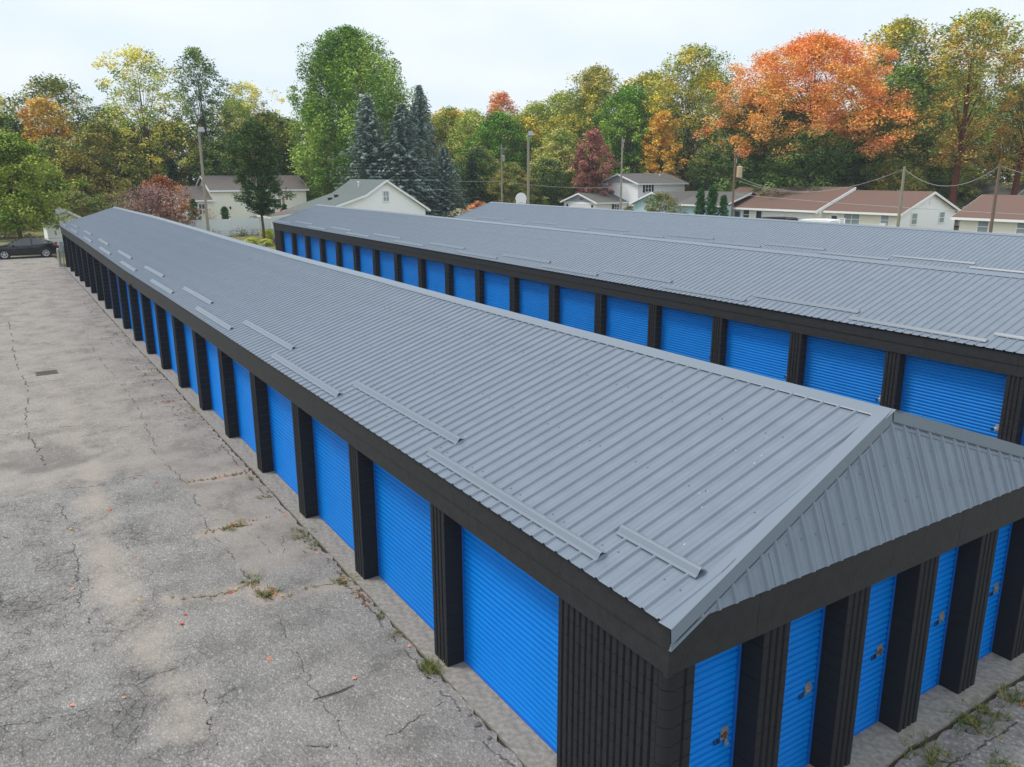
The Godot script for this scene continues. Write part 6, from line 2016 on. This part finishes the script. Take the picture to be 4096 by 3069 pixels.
func build_vehicles() -> void:
	M.car_paint = mat(rgb(28, 30, 40), 0.12, 0.0, 0.5)
	M.car_glass = glass_mat(rgb(46, 54, 58)); M.car_glass.metallic_specular = 0.7
	M.tyre = mat(rgb(30, 30, 32), 0.85)
	M.alloy = mat(rgb(208, 210, 214), 0.3, 0.6)
	var suv := [[-2.36, 0.60, 0.58, 0.70, 0.5], [-2.30, 0.74, 0.70, 0.84, 0.62], [-2.1, 0.86, 0.82, 0.92, 0.72], [-1.7, 0.96, 0.92, 0.95, 0.74], [-1.15, 1.06, 0.99, 0.96, 0.72], [-0.95, 1.17, 1.0, 0.96, 0.70], [-0.6, 1.38, 1.01, 0.96, 0.66], [-0.3, 1.52, 1.02, 0.96, 0.64],
		[0.1, 1.60, 1.03, 0.96, 0.63], [0.5, 1.61, 1.05, 0.96, 0.62], [0.9, 1.57, 1.07, 0.96, 0.61], [1.3, 1.47, 1.10, 0.96, 0.61], [1.65, 1.35, 1.13, 0.955, 0.62], [1.95, 1.22, 1.12, 0.94, 0.66], [2.2, 1.10, 1.04, 0.91, 0.72], [2.32, 1.04, 0.98, 0.87, 0.72], [2.40, 0.9, 0.86, 0.80, 0.66]]
	var c := car("fastback_suv", "dark grey fastback suv with silver wheels parked beyond the far end", Vector3(-2.12, 0.462, -72.75), 0.0, M.car_paint, suv, -1.2, 2.18)
	for s in [-1.0, 1.0]:
		var m := MB.new()
		m.hexa([Vector3(2.02, 0.9, s * 0.9 - 0.02), Vector3(2.37, 0.88, s * 0.83 - 0.02), Vector3(2.37, 0.88, s * 0.83 + 0.06), Vector3(2.02, 0.9, s * 0.9 + 0.045), Vector3(2.05, 1.02, s * 0.88 - 0.02), Vector3(2.34, 1.02, s * 0.82 - 0.02), Vector3(2.34, 1.02, s * 0.82 + 0.06), Vector3(2.05, 1.02, s * 0.88 + 0.045)])
		part(c, "tail_light", m, mat(rgb(170, 40, 44), 0.2))
		m = MB.new()
		m.hexa([Vector3(-2.3, 0.62, s * 0.78 - 0.06), Vector3(-1.95, 0.76, s * 0.9 - 0.04), Vector3(-1.95, 0.76, s * 0.9 + 0.04), Vector3(-2.3, 0.62, s * 0.78 + 0.06), Vector3(-2.28, 0.7, s * 0.78 - 0.06), Vector3(-1.95, 0.83, s * 0.88 - 0.04), Vector3(-1.95, 0.83, s * 0.88 + 0.04), Vector3(-2.28, 0.7, s * 0.78 + 0.06)])
		part(c, "headlight", m, M.glass_pale)
		m = MB.new()
		m.box(Vector3(-0.86, 0.98, s * 0.94), Vector3(-0.68, 1.1, s * 1.1))
		part(c, "wing_mirror", m, M.car_paint)
		for x in [-0.35, 0.62, 1.42]:
			m = MB.new()
			m.box(Vector3(x - 0.004, 0.36, s * 0.962), Vector3(x + 0.004, 0.98, s * 0.966))
			part(c, "door_seam", m, M.shutter_black)
		for x in [0.2, 1.1]:
			m = MB.new()
			m.box(Vector3(x, 0.86, s * 0.955), Vector3(x + 0.2, 0.89, s * 0.972))
			part(c, "door_handle", m, M.car_paint)
		m = MB.new()
		m.hexa([Vector3(0.5, 1.04, s * 0.885 - 0.01), Vector3(0.58, 1.04, s * 0.885 - 0.01), Vector3(0.58, 1.04, s * 0.885 + 0.012), Vector3(0.5, 1.04, s * 0.885 + 0.012), Vector3(0.48, 1.57, s * 0.625 - 0.01), Vector3(0.56, 1.57, s * 0.625 - 0.01), Vector3(0.56, 1.57, s * 0.625 + 0.014), Vector3(0.48, 1.57, s * 0.625 + 0.014)])
		part(c, "pillar", m, M.shutter_black)
	var vw := MB.new()
	vw.box(Vector3(2.26, 1.07, -0.72), Vector3(2.42, 1.1, 0.72))
	part(c, "spoiler", vw, M.shutter_black)
	# vans parked on the street, only their roofs show over the third row
	var van := [[-2.5, 0.7, 0.66, 0.86, 0.7], [-2.3, 1.1, 1.0, 0.95, 0.8], [-1.7, 1.35, 1.2, 0.98, 0.82], [-1.0, 2.2, 1.35, 0.98, 0.84], [-0.6, 2.42, 1.4, 0.98, 0.86], [1.0, 2.5, 1.4, 0.98, 0.88], [2.3, 2.48, 1.4, 0.98, 0.88], [2.46, 2.38, 1.38, 0.97, 0.86]]
	car("white_van", "white van parked on the street in front of the ranch house garages", Vector3(60.6, 0.32, -44.6), -PI / 2, M.white, van, -1.75, -0.7, 5.0)
	var dkm := mat(rgb(50, 52, 56), 0.3, 0.3)
	car("dark_van", "dark van parked nose to tail with the white van", Vector3(60.4, 0.32, -49.2), -PI / 2, dkm, van, -1.75, -0.7, 5.0)
	var pick := [[-2.6, 0.8, 0.76, 0.88, 0.7], [-2.4, 1.1, 1.06, 0.96, 0.8], [-1.3, 1.2, 1.14, 0.98, 0.82], [-0.7, 1.85, 1.2, 0.98, 0.72], [0.4, 1.95, 1.2, 0.98, 0.74], [1.2, 1.92, 1.2, 0.98, 0.76], [2.5, 1.85, 1.2, 0.98, 0.78], [2.6, 1.7, 1.18, 0.96, 0.76]]
	car("grey_suv", "pale grey suv whose roof shows beside the small ranch house", Vector3(61.5, 0.32, -31.4), -PI / 2, mat(rgb(160, 166, 164), 0.3, 0.3), pick, -1.35, 2.0, 5.1)

# ---------------------------------------------------------------- small things on the ground
func build_small_things() -> void:
	# storm drain
	var drain_m := mat_tex(noise_tex(0.1, rgb(86, 76, 68), rgb(116, 104, 94), 91), 0.8, 3.0)
	var d := thing("storm_drain", "rusty storm drain grate set in the asphalt lot", "drain", Vector3(-3.54, hg(-3.54, -27.6) + 0.004, -27.6))
	var m := MB.new()
	for q in [[Vector3(-0.4, -0.02, 0.36), Vector3(0.4, 0.012, 0.42)], [Vector3(-0.4, -0.02, -0.42), Vector3(0.4, 0.012, -0.36)], [Vector3(-0.46, -0.02, -0.42), Vector3(-0.4, 0.012, 0.42)], [Vector3(0.4, -0.02, -0.42), Vector3(0.46, 0.012, 0.42)]]:
		m.box(q[0], q[1])
	part(d, "frame", m, drain_m)
	m = MB.new()
	m.box(Vector3(-0.4, -0.02, -0.36), Vector3(0.4, 0.001, 0.36))
	part(d, "pit", m, M.dark)
	for k in 10:
		m = MB.new()
		m.box(Vector3(-0.37 + 0.079 * k, -0.01, -0.36), Vector3(-0.335 + 0.079 * k, 0.008, 0.36))
		part(d, "bar", m, drain_m)
	d.scale = Vector3(0.75, 1.0, 0.75)
	# weeds growing in the joints and along the concrete
	var r := RandomNumberGenerator.new()
	r.seed = 500
	var w := MB.new()
	var tufts := []
	for l in WEED_LINES:
		for i in l.size() - 1:
			var a := Vector2(l[i][0], l[i][1]); var b := Vector2(l[i + 1][0], l[i + 1][1])
			for k in int(a.distance_to(b) / 0.07):
				if r.randf() < 0.85: tufts.append([a.lerp(b, r.randf()) + Vector2(r.randfn(), r.randfn()) * 0.03, 0.7])
	for q in [[Vector2(-1.55, -7.85), 26, 0.10, 1.2], [Vector2(-1.6, -8.5), 16, 0.10, 1.0], [Vector2(-0.2, -4.45), 24, 0.08, 1.3], [Vector2(-0.22, -4.6), 16, 0.08, 1.2], [Vector2(-0.3, -7.6), 20, 0.12, 1.1], [Vector2(-0.26, -9.8), 26, 0.16, 1.0], [Vector2(-0.25, -9.2), 14, 0.1, 0.9], [Vector2(-0.3, -12.2), 10, 0.1, 0.8], [Vector2(-0.25, -13.4), 8, 0.1, 0.8], [Vector2(-1.3, -10.95), 18, 0.12, 1.0],
		[Vector2(4.15, 0.42), 26, 0.12, 1.2], [Vector2(3.9, 0.6), 14, 0.1, 1.0], [Vector2(5.1, 0.38), 40, 0.14, 1.2], [Vector2(5.4, 0.5), 20, 0.12, 1.0], [Vector2(6.1, 0.42), 26, 0.12, 1.3], [Vector2(4.5, 1.15), 30, 0.16, 1.1], [Vector2(2.9, 0.4), 16, 0.1, 1.2], [Vector2(-0.24, -6.2), 8, 0.06, 0.8], [Vector2(-0.24, -5.6), 8, 0.05, 0.7], [Vector2(-0.26, -20.0), 14, 0.2, 0.8], [Vector2(-0.3, -26.0), 14, 0.2, 0.8], [Vector2(-0.3, -32.0), 20, 0.3, 0.9], [Vector2(-0.3, -34.0), 20, 0.3, 0.9]]:
		for k in q[1]: tufts.append([q[0] + Vector2(r.randfn(), r.randfn()) * q[2], q[3]])
	for tf in tufts:
		var o := Vector3(tf[0].x, hg(tf[0].x, tf[0].y) - 0.005, tf[0].y)
		var dry := r.randf() < 0.35
		for k in 9:
			w.col = (lin(150, 138, 92) if dry else lin(92, 110, 50)) * r.randf_range(0.7, 1.3)
			w.col.a = 1.0
			var an := r.randf() * TAU
			var dir := Vector3(cos(an), 0, sin(an))
			var side := Vector3(-dir.z, 0, dir.x) * 0.006
			var len_: float = r.randf_range(0.05, 0.13) * tf[1]
			var p := o + dir * r.randf() * 0.025
			var tip := p + dir * len_ * r.randf_range(0.4, 1.1) + Vector3(0, len_ * r.randf_range(0.35, 0.9), 0)
			w.tri(p - side, p + side, tip)
	var wo := part(self, numbered("weeds"), w, M.leaf)
	stuff(tag(wo, "weeds and dry grass growing in the paving joints and along the concrete", "weeds"))
	# fallen leaves: one by one
	var lm := MB.new()
	var prof := []
	for k in 10:
		var a := TAU * k / 10.0
		prof.append(Vector3(cos(a), 0.18 * cos(a * 2.0) + 0.25 * (1.0 if k % 2 == 0 else 0.2), sin(a)) * (0.052 if k % 2 == 0 else 0.03))
	for k in 10:
		lm.tri(Vector3(0, 0.004, 0), prof[(k + 1) % 10], prof[k])
	lm.tube([Vector3(-0.045, 0.005, 0), Vector3(-0.09, 0.012, 0.01)], [0.0025, 0.0015], 4)
	var leafm := lm.mesh()
	var kinds := [["red", mat(rgb(206, 62, 48), 0.7)], ["orange", mat(rgb(226, 122, 50), 0.7)], ["yellow", mat(rgb(230, 178, 58), 0.7)], ["pinkish tan", mat(rgb(206, 150, 128), 0.8)]]
	var spots := [[-2.85, -7.97, 0], [-2.58, -14.9, 0], [-2.08, -6.0, 1], [-2.95, -7.7, 0], [-1.62, -8.2, 1], [-1.5, -7.9, 2], [-1.45, -7.8, 1], [-1.55, -7.75, 0], [-1.62, -7.85, 3], [-1.42, -8.0, 0], [-1.35, -7.7, 2], [-1.7, -8.35, 3], [-1.95, -8.35, 2], [-2.05, -8.3, 0], [-1.5, -8.05, 3], [-0.28, -7.62, 0], [-0.3, -7.0, 2], [-4.0, -6.2, 3], [-4.6, -6.4, 3], [-3.4, -8.9, 2], [-2.2, -14.3, 0], [-3.3, -13.2, 1], [-1.3, -11.0, 1], [-1.1, -10.9, 3], [-0.32, -8.9, 3], [-0.28, -10.9, 1], [-0.9, -13.8, 1], [-0.7, -13.85, 3], [-3.2, -10.6, 1], [-4.1, -12.6, 2], [-4.3, -9.9, 3], [6.0, 0.55, 1], [-0.2, -5.2, 3], [-1.2, -4.9, 3]]
	var first := true
	for s in spots:
		var q: Array = kinds[s[2]]
		var where := "lying on the open asphalt"
		if s[1] > 0.0: where = "on the paving before the narrow doors"
		elif s[0] > -0.4: where = "against the concrete strip by the wide doors"
		elif s[1] < -13.0: where = "beside the paving joint beyond the sandy track"
		elif s[1] < -10.5 and s[0] > -1.5: where = "in the small weedy joint by the wide doors"
		elif s[0] > -2.1 and s[1] < -7.6: where = "in the large clump of weeds in the joint"
		elif s[0] < -3.2: where = "on the cracked asphalt beside the sandy track"
		var o := single("fallen_leaf", leafm, q[1], "%s fallen leaf %s" % [q[0], where], "leaf", Vector3(s[0], hg(s[0], s[1]) + 0.004, s[1]), "fallen %s leaves" % q[0])
		o.rotation = Vector3(r.randf_range(-0.2, 0.2), r.randf() * TAU, r.randf_range(-0.2, 0.2))
		o.scale = Vector3.ONE * r.randf_range(0.55, 1.0)
	# a drift of brown leaves blown against the joints farther back
	var bl := MB.new()
	for q in [[-0.9, -24.3, 0.55, 0.08], [-0.6, -21.3, 0.3, 0.08], [-0.7, -13.9, 0.3, 0.05], [-0.25, -7.0, 0.05, 0.25], [-1.25, -11.0, 0.25, 0.05]]:
		for k in 46:
			bl.col = [lin(150, 92, 56), lin(176, 112, 66), lin(120, 82, 58)][k % 3]
			var c := Vector3(q[0] + r.randfn() * q[2], 0, q[1] + r.randfn() * q[3])
			c.y = hg(c.x, c.z) + 0.012
			leaf_quad(bl, r, c, 0.03)
	var bo := part(self, numbered("leaf_litter"), bl, M.leaf)
	stuff(tag(bo, "brown leaf litter blown into the joints of the lot", "leaves"))
	# a stick and lumps of broken asphalt
	m = MB.new()
	m.tube([Vector3(-0.3, 0.012, 0), Vector3(0.05, 0.02, 0.04), Vector3(0.28, 0.012, 0.0)], [0.006, 0.012, 0.006], 6)
	single("stick", m, M.bark, "dark stick lying on the asphalt near the first wide door", "stick", Vector3(-1.55, hg(-1.55, -5.0), -4.75))
	var lump_m := mat_tex(noise_tex(0.1, rgb(84, 82, 80), rgb(128, 125, 121), 92), 1.0, 3.0)
	var lumps := [[-0.24, -3.1, 0.05], [-0.23, -3.32, 0.035], [-0.25, -2.8, 0.04], [4.9, 0.47, 0.07], [5.25, 0.42, 0.09], [5.0, 0.52, 0.05], [3.3, 0.42, 0.08], [3.55, 0.5, 0.05], [4.7, 0.85, 0.04], [4.2, 0.75, 0.05]]
	for q in lumps:
		m = MB.new()
		var ring := []
		for k in 7:
			var a := TAU * k / 7.0
			ring.append(Vector3(cos(a) * q[2] * r.randf_range(0.7, 1.2), q[2] * r.randf_range(0.2, 0.5), sin(a) * q[2] * r.randf_range(0.5, 0.9)))
		for k in 7:
			var n2: Vector3 = ring[(k + 1) % 7]; var p2: Vector3 = ring[k]
			m.tri(Vector3(0, q[2] * 0.62, 0), n2, p2)
			m.quad(p2, n2, Vector3(n2.x * 1.05, -0.01, n2.z * 1.05), Vector3(p2.x * 1.05, -0.01, p2.z * 1.05))
		single("asphalt_lump", m, lump_m, "dark broken lump of asphalt at the edge of the concrete %s" % ("by the narrow doors" if q[0] > 1.0 else "by the wide doors"), "rubble", Vector3(q[0], hg(q[0], q[1]), q[1]), "asphalt lumps by the narrow doors" if q[0] > 1.0 else "asphalt lumps by the wide doors")
	# small flood light under the first row's eave
	var fl := thing("flood_light", "small dark flood light fixed to the first row's fascia", "lamp", Vector3(-0.02, g1(-31.0) + 2.5, -31.0))
	fl.scale = Vector3.ONE * 0.55
	m = MB.new()
	m.box(Vector3(-0.06, -0.05, -0.06), Vector3(0.015, 0.06, 0.06))
	part(fl, "base", m, M.dark)
	for s in [-0.13, 0.13]:
		m = MB.new()
		m.tube([Vector3(-0.06, 0, s * 0.4), Vector3(-0.1, -0.03, s), Vector3(-0.22, -0.1, s * 1.3)], [0.02, 0.05, 0.07], 8)
		part(fl, "lamp_head", m, M.dark)
